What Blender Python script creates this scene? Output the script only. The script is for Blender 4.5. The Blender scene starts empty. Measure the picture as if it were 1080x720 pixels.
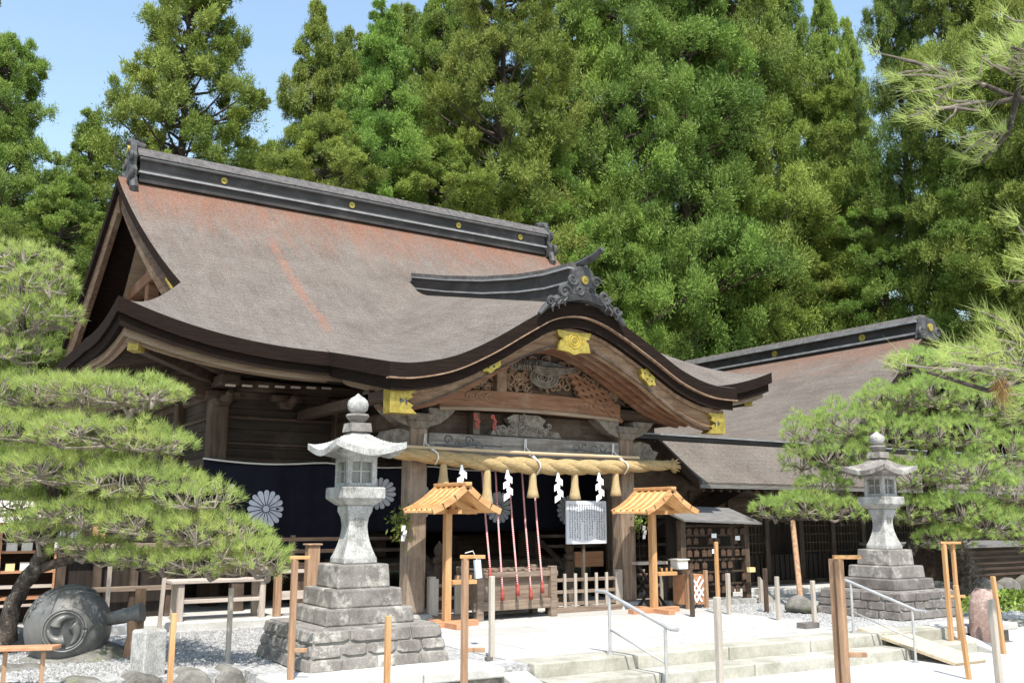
import bpy, math, random
import numpy as np
from mathutils import Vector, Matrix, Quaternion
R = math.radians
SC = bpy.context.scene
COL = SC.collection
random.seed(7)
rng = np.random.default_rng(11)

# ------------------------------------------------------------------ camera, light, exposure
EYE = 1.3                                    # eye height over the paved terrace (z = 0)
PITCH, YAW = R(10.5), R(33)
cam_d = bpy.data.cameras.new('camera')
cam = bpy.data.objects.new('camera', cam_d)
COL.objects.link(cam)
cam.location = (0, 0, EYE)
cam.rotation_euler = (R(90) + PITCH, 0, -YAW)
cam_d.sensor_width = 36
cam_d.lens = 36 * 1000 / 1080
cam_d.clip_start = 0.05
cam_d.clip_end = 1500
SC.camera = cam

SUN_EL = R(59)
SUN_DIR = Vector((-0.46, -0.89, 0)).normalized()      # horizontal direction towards the sun
world = bpy.data.worlds.new('World')
SC.world = world
world.use_nodes = True
wn, wl = world.node_tree.nodes, world.node_tree.links
bg = wn['Background']
sky = wn.new('ShaderNodeTexSky')
sky.sky_type = 'NISHITA'
sky.sun_disc = False
sky.sun_elevation = SUN_EL
sky.sun_rotation = math.atan2(SUN_DIR.x, SUN_DIR.y)
sky.altitude = 50
sky.air_density = 1.6
sky.dust_density = 1.0
sky.ozone_density = 0.8
wl.new(sky.outputs[0], bg.inputs[0])
bg.inputs[1].default_value = 0.135
sun_d = bpy.data.lights.new('sun', 'SUN')
sun_d.energy = 4.3
sun_d.angle = R(0.5)
sun_d.color = (1.0, 0.955, 0.88)
sun = bpy.data.objects.new('sun', sun_d)
COL.objects.link(sun)
to_sun = Vector((SUN_DIR.x * math.cos(SUN_EL), SUN_DIR.y * math.cos(SUN_EL), math.sin(SUN_EL)))
sun.rotation_euler = to_sun.to_track_quat('Z', 'Y').to_euler()
sun.location = (0, 0, 40)
SC.view_settings.view_transform = 'Standard'
SC.view_settings.look = 'None'
SC.view_settings.exposure = 0.9
SC.view_settings.gamma = 1
SC.view_settings.use_curve_mapping = False

# ------------------------------------------------------------------ survey helpers (photo pixel + known plane -> metres)
_F = np.array([math.sin(YAW) * math.cos(PITCH), math.cos(YAW) * math.cos(PITCH), math.sin(PITCH)])
_Rt = np.array([math.cos(YAW), -math.sin(YAW), 0])
_U = np.cross(_Rt, _F)
_C = np.array([0, 0, EYE])
def ray(px, py): return _F + _Rt * (px - 540) / 1000 - _U * (py - 360) / 1000
def atd(px, py, d): return Vector(_C + ray(px, py) * d)
def atY(px, py, y):
    r = ray(px, py); return Vector(_C + r * (y / r[1]))
def atz(px, py, z=0.0):
    r = ray(px, py); return Vector(_C + r * ((z - EYE) / r[2]))

# ------------------------------------------------------------------ materials
def node_mat(name):
    m = bpy.data.materials.new(name); m.use_nodes = True
    nt = m.node_tree; b = nt.nodes['Principled BSDF']
    return m, nt, b
def L(nt, a, b): nt.links.new(a, b)
def mat(name, c1, c2=None, scale=4.0, stretch=(1, 1, 1), rough=0.8, bump=0.0, c3=None, scale3=0.7, metallic=0.0,
        fine=0.0, spec=0.3, lo=0.35, hi=0.65, lo3=0.52, hi3=0.72):
    m, nt, b = node_mat(name)
    N = nt.nodes
    b.inputs['Roughness'].default_value = rough
    b.inputs['Metallic'].default_value = metallic
    b.inputs['Specular IOR Level'].default_value = spec
    if c2 is None:
        c2 = tuple(v * 0.8 for v in c1)
    tc = N.new('ShaderNodeTexCoord')
    mp = N.new('ShaderNodeMapping'); mp.inputs['Scale'].default_value = stretch
    L(nt, tc.outputs['Object'], mp.inputs[0])
    oi = N.new('ShaderNodeObjectInfo')
    ad = N.new('ShaderNodeVectorMath'); ad.operation = 'ADD'
    sc = N.new('ShaderNodeMath'); sc.operation = 'MULTIPLY'; sc.inputs[1].default_value = 37.0
    L(nt, oi.outputs['Random'], sc.inputs[0])
    L(nt, mp.outputs[0], ad.inputs[0]); L(nt, sc.outputs[0], ad.inputs[1])
    nz = N.new('ShaderNodeTexNoise'); nz.inputs['Scale'].default_value = scale; nz.inputs['Detail'].default_value = 8
    nz.inputs['Roughness'].default_value = 0.65
    L(nt, ad.outputs[0], nz.inputs['Vector'])
    rp = N.new('ShaderNodeValToRGB')
    rp.color_ramp.elements[0].position = lo; rp.color_ramp.elements[1].position = hi
    rp.color_ramp.elements[0].color = (*c1, 1); rp.color_ramp.elements[1].color = (*c2, 1)
    L(nt, nz.outputs['Fac'], rp.inputs[0])
    out = rp.outputs[0]
    if c3 is not None:
        n3 = N.new('ShaderNodeTexNoise'); n3.inputs['Scale'].default_value = scale3; n3.inputs['Detail'].default_value = 7
        n3.inputs['Roughness'].default_value = 0.7
        L(nt, tc.outputs['Object'], n3.inputs['Vector'])
        r3 = N.new('ShaderNodeValToRGB')
        r3.color_ramp.elements[0].position = lo3; r3.color_ramp.elements[1].position = hi3
        L(nt, n3.outputs['Fac'], r3.inputs[0])
        mx = N.new('ShaderNodeMix'); mx.data_type = 'RGBA'
        L(nt, r3.outputs[0], mx.inputs['Factor']); L(nt, out, mx.inputs['A']); mx.inputs['B'].default_value = (*c3, 1)
        out = mx.outputs['Result']
    if fine > 0:
        nf = N.new('ShaderNodeTexNoise'); nf.inputs['Scale'].default_value = scale * 14; nf.inputs['Detail'].default_value = 3
        L(nt, ad.outputs[0], nf.inputs['Vector'])
        mf = N.new('ShaderNodeMapRange'); mf.inputs[1].default_value = 0.3; mf.inputs[2].default_value = 0.7
        mf.inputs[3].default_value = 1 - fine; mf.inputs[4].default_value = 1 + fine
        L(nt, nf.outputs['Fac'], mf.inputs[0])
        mm = N.new('ShaderNodeVectorMath'); mm.operation = 'SCALE'
        L(nt, out, mm.inputs[0]); L(nt, mf.outputs[0], mm.inputs['Scale'])
        out = mm.outputs[0]
    L(nt, out, b.inputs['Base Color'])
    if bump > 0:
        bp = N.new('ShaderNodeBump'); bp.inputs['Strength'].default_value = bump; bp.inputs['Distance'].default_value = 0.02
        L(nt, nz.outputs['Fac'], bp.inputs['Height']); L(nt, bp.outputs[0], b.inputs['Normal'])
    return m

def wood(name, c1, c2, axis='x', rough=0.75, c3=None, bump=0.25, **k):
    st = {'x': (1.2, 14, 14), 'y': (14, 1.2, 14), 'z': (14, 14, 1.2)}[axis]
    return mat(name, c1, c2, 1.6, st, rough, bump, c3=c3, scale3=1.3, fine=0.12, **k)

OLD1, OLD2, OLD3 = (0.032, 0.020, 0.0135), (0.080, 0.053, 0.036), (0.125, 0.095, 0.07)  # aged wood, darkened further to deepen the shade under the eaves
W_X = wood('old wood along x', OLD1, OLD2, 'x', c3=OLD3)
W_Y = wood('old wood along y', OLD1, OLD2, 'y', c3=OLD3)
W_Z = wood('old wood along z', (0.040, 0.026, 0.018), (0.098, 0.068, 0.047), 'z', c3=(0.145, 0.115, 0.088))
RED_X = wood('reddish beam wood', (0.14, 0.064, 0.035), (0.26, 0.14, 0.08), 'x', c3=(0.30, 0.215, 0.15))
GREY_X = wood('silvered beam wood', (0.15, 0.132, 0.115), (0.31, 0.28, 0.25), 'x', c3=(0.10, 0.08, 0.07))
GREY_Z = wood('silvered post wood', (0.30, 0.26, 0.215), (0.44, 0.395, 0.34), 'z')
PORCHPOST = wood('porch post wood', (0.13, 0.09, 0.065), (0.27, 0.20, 0.145), 'z', c3=(0.33, 0.265, 0.205))
GREY_BOX = wood('weathered box wood', (0.14, 0.10, 0.075), (0.26, 0.20, 0.15), 'x')
PALE_X = wood('pale bench wood', (0.34, 0.28, 0.235), (0.52, 0.45, 0.39), 'x')
PALE_Z = wood('pale bench leg wood', (0.30, 0.25, 0.21), (0.48, 0.41, 0.35), 'z')
ORANGE_Z = wood('fresh orange timber upright', (0.33, 0.175, 0.075), (0.53, 0.31, 0.145), 'z', rough=0.65)
ORANGE_X = wood('fresh orange timber', (0.36, 0.185, 0.075), (0.55, 0.32, 0.145), 'x', rough=0.65)
CEDAR_X = wood('weathered orange plank', (0.36, 0.17, 0.09), (0.50, 0.27, 0.15), 'x', rough=0.7)
BROWNPOST_Z = wood('weathered brown post wood', (0.21, 0.12, 0.07), (0.39, 0.245, 0.15), 'z', rough=0.7)
STRAWROOF = wood('new shingle wood', (0.60, 0.31, 0.115), (0.86, 0.56, 0.27), 'x', rough=0.6)
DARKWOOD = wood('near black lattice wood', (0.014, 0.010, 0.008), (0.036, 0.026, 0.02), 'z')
DARKWOOD_X = wood('dark plank wood', (0.014, 0.010, 0.007), (0.040, 0.028, 0.020), 'x', c3=(0.068, 0.052, 0.039))  # plank tone lowered further to deepen the shade on walls and indoors
SOFFIT = wood('pale soffit wood', (0.19, 0.135, 0.09), (0.31, 0.235, 0.165), 'x')
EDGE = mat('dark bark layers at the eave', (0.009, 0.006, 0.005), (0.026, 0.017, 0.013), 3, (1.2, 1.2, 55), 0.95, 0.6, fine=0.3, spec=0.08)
EDGE2 = mat('dark eave board', (0.03, 0.022, 0.018), (0.075, 0.05, 0.038), 3, (1, 1, 30), 0.8, 0.2)
CARVE = mat('carved weathered wood', (0.16, 0.10, 0.065), (0.30, 0.20, 0.13), 9, (1, 1, 1), 0.8, 0.3, c3=(0.10, 0.06, 0.04), scale3=5)
CARVE_G = mat('silvered carving', (0.10, 0.084, 0.068), (0.235, 0.208, 0.172), 12, (1, 1, 1), 0.85, 0.3, c3=(0.16, 0.15, 0.13), scale3=6)
CARVE_D = mat('dark carving', (0.07, 0.07, 0.07), (0.17, 0.17, 0.165), 12, (1, 1, 1), 0.7, 0.3)
GOLD = mat('yellow gilded fitting', (0.30, 0.225, 0.045), (0.46, 0.36, 0.085), 14, rough=0.42, metallic=0.5, bump=0.3, c3=(0.20, 0.14, 0.035), scale3=9.0)
GOLD_D = mat('engraved gilding', (0.42, 0.28, 0.03), (0.5, 0.35, 0.05), 20, rough=0.5, metallic=0.25)
RIDGE = mat('dark ridge copper', (0.020, 0.018, 0.017), (0.045, 0.041, 0.039), 2.2, (0.6, 0.6, 3), 0.62, 0.05, c3=(0.075, 0.07, 0.066), scale3=2, spec=0.3)
RIDGE_T = mat('ridge cap shingle', (0.055, 0.05, 0.048), (0.12, 0.112, 0.106), 9, (1, 1, 1), 0.7, 0.2)
RIDGE_L = mat('pale ridge edge metal', (0.16, 0.165, 0.17), (0.27, 0.275, 0.28), 5, rough=0.4, spec=0.5)
ONI = mat('grey ridge ornament', (0.028, 0.028, 0.028), (0.085, 0.085, 0.085), 7, rough=0.6, bump=0.2, c3=(0.05, 0.05, 0.053), scale3=4)
STONE_W = mat('white lantern granite', (0.27, 0.265, 0.25), (0.43, 0.425, 0.405), 7, (1, 1, .45), rough=0.95, bump=0.4, c3=(0.13, 0.124, 0.108), scale3=6, fine=0.3, lo3=0.48, hi3=0.74)
STONE_G = mat('lichened grey stone', (0.125, 0.113, 0.103), (0.235, 0.218, 0.198), 5, rough=0.95, bump=0.5, c3=(0.40, 0.385, 0.345), scale3=5.0, fine=0.2, lo3=0.52, hi3=0.66)
STONE_D = mat('dark lichened stone', (0.095, 0.083, 0.076), (0.19, 0.172, 0.158), 5, rough=0.95, bump=0.5, c3=(0.38, 0.365, 0.33), scale3=6.0, fine=0.2, lo3=0.58, hi3=0.7)
MORTAR = mat('wall joint', (0.30, 0.285, 0.26), (0.2, 0.19, 0.17), 9, rough=0.95, bump=0.3)
SLAB = mat('pale slab stone', (0.36, 0.35, 0.325), (0.49, 0.48, 0.455), 3, rough=0.9, bump=0.1, c3=(0.44, 0.42, 0.38), scale3=2.5, fine=0.1)
STEP = mat('yellowish step stone', (0.25, 0.24, 0.195), (0.40, 0.385, 0.325), 3, rough=0.9, bump=0.15, c3=(0.46, 0.445, 0.40), scale3=2.0, fine=0.1)
ROCK = mat('mossy garden rock', (0.085, 0.08, 0.07), (0.21, 0.20, 0.18), 3, rough=0.95, bump=0.6, c3=(0.12, 0.135, 0.06), scale3=2.5, fine=0.2)
ROCK_R = mat('reddish stone', (0.20, 0.13, 0.11), (0.33, 0.25, 0.22), 3, rough=0.95, bump=0.5, c3=(0.5, 0.45, 0.4), scale3=3, fine=0.2)
GRAV = mat('grey gravel', (0.17, 0.168, 0.163), (0.48, 0.475, 0.465), 30, rough=0.95, bump=0.6, c3=(0.36, 0.355, 0.345), scale3=1.0, lo3=0.55, hi3=0.8, fine=0.3)
GROUND = mat('bright forecourt grit', (0.34, 0.335, 0.32), (0.50, 0.495, 0.475), 26, rough=0.95, bump=0.5, c3=(0.5, 0.49, 0.465), scale3=0.5, fine=0.15)
BRONZE = mat('grey bronze', (0.088, 0.086, 0.080), (0.145, 0.142, 0.134), 5, rough=0.42, metallic=0.0, c3=(0.20, 0.205, 0.20), scale3=3, bump=0.08, spec=0.5)
BRONZE_D = mat('bronze in the relief', (0.06, 0.062, 0.06), (0.10, 0.102, 0.10), 5, rough=0.5, metallic=0.4)
BARK = mat('grey brown bark', (0.018, 0.014, 0.011), (0.10, 0.08, 0.064), 14, (1, 1, 0.55), 0.95, 1.0, c3=(0.22, 0.195, 0.165), scale3=16, fine=0.35, lo3=.54, hi3=.66)
BARK_R = mat('cedar bark', (0.04, 0.03, 0.024), (0.10, 0.075, 0.06), 5, (3, 3, 0.3), 0.95, 0.7)
TWIG = mat('grey pine twigs', (0.13, 0.105, 0.085), (0.30, 0.26, 0.22), 8, rough=0.9)
NAVY = mat('navy curtain cloth', (0.004, 0.0042, 0.011), (0.0065, 0.007, 0.017), 6, rough=0.9, bump=0.1)
CREST = mat('white crest dye', (0.50, 0.52, 0.60), (0.60, 0.62, 0.69), 12, rough=0.9)
STRAW = mat('twisted straw', (0.26, 0.18, 0.08), (0.44, 0.33, 0.17), 5, (3, 16, 16), 0.9, 0.6, fine=0.25)
STRAW_T = mat('straw tassel', (0.32, 0.235, 0.115), (0.46, 0.355, 0.20), 4, (26, 26, 1), 0.9, 0.6, fine=0.2)
PAPER = mat('white paper', (0.80, 0.81, 0.83), (0.84, 0.85, 0.87), 4, rough=0.9)
BOARDW = mat('white notice board', (0.62, 0.65, 0.70), (0.68, 0.70, 0.75), 2, rough=0.6)
INK = mat('black ink', (0.04, 0.04, 0.05), (0.07, 0.07, 0.08), 4, rough=0.8)
CORD = mat('white cord', (0.62, 0.60, 0.56), (0.72, 0.70, 0.66), 10, rough=0.9)
REDCORD = mat('red tassel thread', (0.30, 0.05, 0.04), (0.42, 0.10, 0.08), 30, rough=0.85)
STEEL = mat('brushed steel rail', (0.34, 0.34, 0.335), (0.46, 0.46, 0.455), 8, rough=0.35, metallic=0.35, spec=0.5)
RAMP = mat('tan ramp board', (0.46, 0.36, 0.245), (0.58, 0.47, 0.335), 4, (1, 8, 8), 0.8, 0.1, fine=0.1)
PINKROOF = mat('pale pink sheet roof', (0.62, 0.52, 0.50), (0.72, 0.63, 0.61), 3, rough=0.6)
BLUETAG = mat('pale blue tag', (0.42, 0.52, 0.66), (0.5, 0.6, 0.72), 4, rough=0.6)
GLASSD = mat('dark lantern pane', (0.12, 0.12, 0.115), (0.2, 0.2, 0.19), 5, rough=0.25, spec=0.5)
SILVERROOF = mat('grey board canopy', (0.10, 0.095, 0.09), (0.20, 0.19, 0.18), 4, (1, 9, 9), 0.7, 0.2)
YELLOWP = mat('yellow offering paper', (0.62, 0.50, 0.22), (0.72, 0.60, 0.32), 5, rough=0.8)
WHITEM = mat('creamy white box', (0.66, 0.63, 0.57), (0.74, 0.71, 0.65), 4, rough=0.7)

def bellrope_mat():
    m, nt, b = node_mat('red and white bell rope')
    tc = nt.nodes.new('ShaderNodeTexCoord')
    w = nt.nodes.new('ShaderNodeTexWave'); w.wave_type = 'BANDS'; w.bands_direction = 'DIAGONAL'
    w.inputs['Scale'].default_value = 13; w.inputs['Distortion'].default_value = 0.5
    L(nt, tc.outputs['Object'], w.inputs['Vector'])
    r = nt.nodes.new('ShaderNodeValToRGB'); r.color_ramp.interpolation = 'CONSTANT'
    r.color_ramp.elements[0].color = (0.42, 0.03, 0.035, 1); r.color_ramp.elements[1].position = 0.62
    r.color_ramp.elements[1].color = (0.66, 0.6, 0.58, 1)
    L(nt, w.outputs['Fac'], r.inputs[0]); L(nt, r.outputs[0], b.inputs['Base Color'])
    b.inputs['Roughness'].default_value = 0.85
    return m
BELLROPE = bellrope_mat()

def thatch_mat(name, rz):
    m, nt, b = node_mat(name)
    N = nt.nodes
    tc = N.new('ShaderNodeTexCoord')
    sep = N.new('ShaderNodeSeparateXYZ'); L(nt, tc.outputs['Object'], sep.inputs[0])
    def noise(scale, detail=8, st=None, rough=0.7):
        n = N.new('ShaderNodeTexNoise'); n.inputs['Scale'].default_value = scale; n.inputs['Detail'].default_value = detail
        n.inputs['Roughness'].default_value = rough
        if st:
            mp = N.new('ShaderNodeMapping'); mp.inputs['Scale'].default_value = st
            L(nt, tc.outputs['Object'], mp.inputs[0]); L(nt, mp.outputs[0], n.inputs['Vector'])
        else: L(nt, tc.outputs['Object'], n.inputs['Vector'])
        return n
    def ramp(src, p0, p1, c0=(0, 0, 0), c1=(1, 1, 1)):
        r = N.new('ShaderNodeValToRGB'); r.color_ramp.elements[0].position = p0; r.color_ramp.elements[1].position = p1
        r.color_ramp.elements[0].color = (*c0, 1); r.color_ramp.elements[1].color = (*c1, 1)
        L(nt, src, r.inputs[0]); return r.outputs[0]
    def mix(f, a, bb):
        x = N.new('ShaderNodeMix'); x.data_type = 'RGBA'
        if isinstance(f, float): x.inputs['Factor'].default_value = f
        else: L(nt, f, x.inputs['Factor'])
        for s, v in (('A', a), ('B', bb)):
            if isinstance(v, tuple): x.inputs[s].default_value = (*v, 1)
            else: L(nt, v, x.inputs[s])
        return x.outputs['Result']
    def math_(op, a, bb):
        x = N.new('ShaderNodeMath'); x.operation = op
        for i, v in enumerate((a, bb)):
            if isinstance(v, (int, float)): x.inputs[i].default_value = v
            else: L(nt, v, x.inputs[i])
        return x.outputs[0]
    base = ramp(noise(1.1).outputs['Fac'], 0.35, 0.68, (0.096, 0.080, 0.068), (0.162, 0.142, 0.124))
    streak = ramp(noise(1.5, 6, (5, 0.8, 0.8)).outputs['Fac'], 0.45, 0.7)
    col = mix(math_('MULTIPLY', streak, 0.45), base, (0.20, 0.178, 0.16))
    # rust bark under the ridge and where the bark was renewed
    zz = math_('ADD', sep.outputs['Z'], math_('MULTIPLY', noise(1.4, 6, (2.2, 0.5, 0.5)).outputs['Fac'], 2.6))
    rust = ramp(math_('DIVIDE', math_('SUBTRACT', zz, rz), 1.3), 0.0, 1.0)
    col = mix(math_('MULTIPLY', ramp(noise(2.6, 7, (7, 0.35, 0.35)).outputs['Fac'], 0.50, 0.72), math_('MULTIPLY', ramp(math_('DIVIDE', sep.outputs['Z'], 10.0), 0.43, 0.60), 0.55)), col, (0.20, 0.088, 0.05))
    col = mix(math_('MULTIPLY', ramp(noise(3.2, 7, (6, 0.3, 0.3)).outputs['Fac'], 0.52, 0.75), 0.5), col, (0.075, 0.058, 0.045))
    col = mix(math_('MULTIPLY', rust, math_('ADD', 0.55, math_('MULTIPLY', streak, 0.45))), col, (0.205, 0.070, 0.030))
    # one long rusty run-off stain down the slope
    dx = math_('ABSOLUTE', math_('SUBTRACT', math_('ADD', sep.outputs['X'], math_('ADD', math_('MULTIPLY', noise(1.2, 4).outputs['Fac'], 0.25), math_('MULTIPLY', math_('SUBTRACT', noise(9, 5).outputs['Fac'], 0.5), 0.16))), STAIN_X), 0)
    st = ramp(dx, 0.02, 0.12, (1, 1, 1), (0, 0, 0))
    st = math_('MULTIPLY', st, ramp(noise(3, 5).outputs['Fac'], 0.3, 0.55))
    st = math_('MULTIPLY', st, math_('MULTIPLY', math_('GREATER_THAN', sep.outputs['Z'], 3.95), math_('LESS_THAN', sep.outputs['Z'], 6.1)))
    col = mix(math_('MULTIPLY', st, 0.6), col, (0.26, 0.105, 0.06))
    cw = N.new('ShaderNodeTexWave'); cw.bands_direction = 'Z'; cw.inputs['Scale'].default_value = 4.2; cw.inputs['Distortion'].default_value = 5.0; cw.inputs['Detail'].default_value = 5; cw.inputs['Detail Scale'].default_value = 2.5
    L(nt, tc.outputs['Object'], cw.inputs['Vector'])
    col = mix(math_('MULTIPLY', ramp(cw.outputs['Fac'], 0.55, 0.95), 0.22), col, (0.07, 0.054, 0.043))
    # pale flecks and dark specks
    fl = noise(55, 3)
    col = mix(math_('MULTIPLY', ramp(fl.outputs['Fac'], 0.53, 0.70), 0.85), col, (0.31, 0.275, 0.24))
    dk = ramp(noise(48, 3).outputs['Fac'], 0.34, 0.48, (1, 1, 1), (0, 0, 0))
    col = mix(math_('MULTIPLY', dk, 0.8), col, (0.06, 0.046, 0.037))
    L(nt, col, b.inputs['Base Color'])
    b.inputs['Roughness'].default_value = 0.92
    b.inputs['Specular IOR Level'].default_value = 0.25
    bp = N.new('ShaderNodeBump'); bp.inputs['Strength'].default_value = 0.55; bp.inputs['Distance'].default_value = 0.025
    wv = N.new('ShaderNodeTexWave'); wv.bands_direction = 'Z'; wv.inputs['Scale'].default_value = 5.0; wv.inputs['Distortion'].default_value = 2.5; wv.inputs['Detail'].default_value = 4
    L(nt, tc.outputs['Object'], wv.inputs['Vector'])
    L(nt, math_('ADD', math_('ADD', fl.outputs['Fac'], math_('MULTIPLY', wv.outputs['Fac'], 0.5)), math_('MULTIPLY', noise(9, 6).outputs['Fac'], 1.5)), bp.inputs['Height'])
    L(nt, bp.outputs[0], b.inputs['Normal'])
    return m
STAIN_X = -2.40                              # in the hall's own coordinates
THATCH = thatch_mat('cypress bark roofing', 7.15)
THATCH_W = thatch_mat('cypress bark roofing of the side hall', 5.9)

def leaf_mat(name, c_lo, c_hi, c_alt, trans=0.22, nscale=0.55, val=(0.72, 1.2)):
    m, nt, b = node_mat(name)
    N = nt.nodes
    at = N.new('ShaderNodeAttribute'); at.attribute_name = 'tone'
    r = N.new('ShaderNodeValToRGB')
    r.color_ramp.elements[0].color = (*c_lo, 1); r.color_ramp.elements[1].color = (*c_hi, 1)
    L(nt, at.outputs['Fac'], r.inputs[0])
    oi = N.new('ShaderNodeObjectInfo')
    tc = N.new('ShaderNodeTexCoord')
    n = N.new('ShaderNodeTexNoise'); n.inputs['Scale'].default_value = nscale; n.inputs['Detail'].default_value = 4
    L(nt, tc.outputs['Object'], n.inputs['Vector'])
    rr = N.new('ShaderNodeValToRGB'); rr.color_ramp.elements[0].position = 0.45; rr.color_ramp.elements[1].position = 0.72
    L(nt, n.outputs['Fac'], rr.inputs[0])
    mx = N.new('ShaderNodeMix'); mx.data_type = 'RGBA'
    L(nt, rr.outputs[0], mx.inputs['Factor']); L(nt, r.outputs[0], mx.inputs['A']); mx.inputs['B'].default_value = (*c_alt, 1)
    hv = N.new('ShaderNodeHueSaturation')
    mr = N.new('ShaderNodeMapRange'); mr.inputs[3].default_value = 0.480; mr.inputs[4].default_value = 0.520
    L(nt, oi.outputs['Random'], mr.inputs[0]); L(nt, mr.outputs[0], hv.inputs['Hue'])
    mv = N.new('ShaderNodeMapRange'); mv.inputs[3].default_value = val[0]; mv.inputs[4].default_value = val[1]
    ml = N.new('ShaderNodeMath'); ml.operation = 'FRACT'
    mk = N.new('ShaderNodeMath'); mk.operation = 'MULTIPLY'; mk.inputs[1].default_value = 7.31
    L(nt, oi.outputs['Random'], mk.inputs[0]); L(nt, mk.outputs[0], ml.inputs[0]); L(nt, ml.outputs[0], mv.inputs[0])
    L(nt, mv.outputs[0], hv.inputs['Value'])
    L(nt, mx.outputs['Result'], hv.inputs['Color'])
    L(nt, hv.outputs[0], b.inputs['Base Color'])
    b.inputs['Roughness'].default_value = 0.6
    b.inputs['Specular IOR Level'].default_value = 0.25
    tr = N.new('ShaderNodeBsdfTranslucent'); L(nt, hv.outputs[0], tr.inputs[0])
    ms = N.new('ShaderNodeMixShader'); ms.inputs[0].default_value = trans
    L(nt, b.outputs[0], ms.inputs[1]); L(nt, tr.outputs[0], ms.inputs[2])
    L(nt, ms.outputs[0], N['Material Output'].inputs[0])
    return m
LEAF = leaf_mat('cedar foliage', (0.052, 0.108, 0.020), (0.29, 0.39, 0.070), (0.215, 0.265, 0.058), trans=0.24, nscale=.35)
NEEDLE = leaf_mat('pine needles', (0.25, 0.35, 0.09), (0.54, 0.65, 0.21), (0.50, 0.56, 0.18), trans=0.5, nscale=2.5, val=(0.98, 1.06))
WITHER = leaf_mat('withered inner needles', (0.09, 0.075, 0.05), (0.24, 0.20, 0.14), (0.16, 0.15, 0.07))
DEAD = leaf_mat('dead pine needles', (0.25, 0.13, 0.06), (0.36, 0.2, 0.09), (0.3, 0.17, 0.08))

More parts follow.
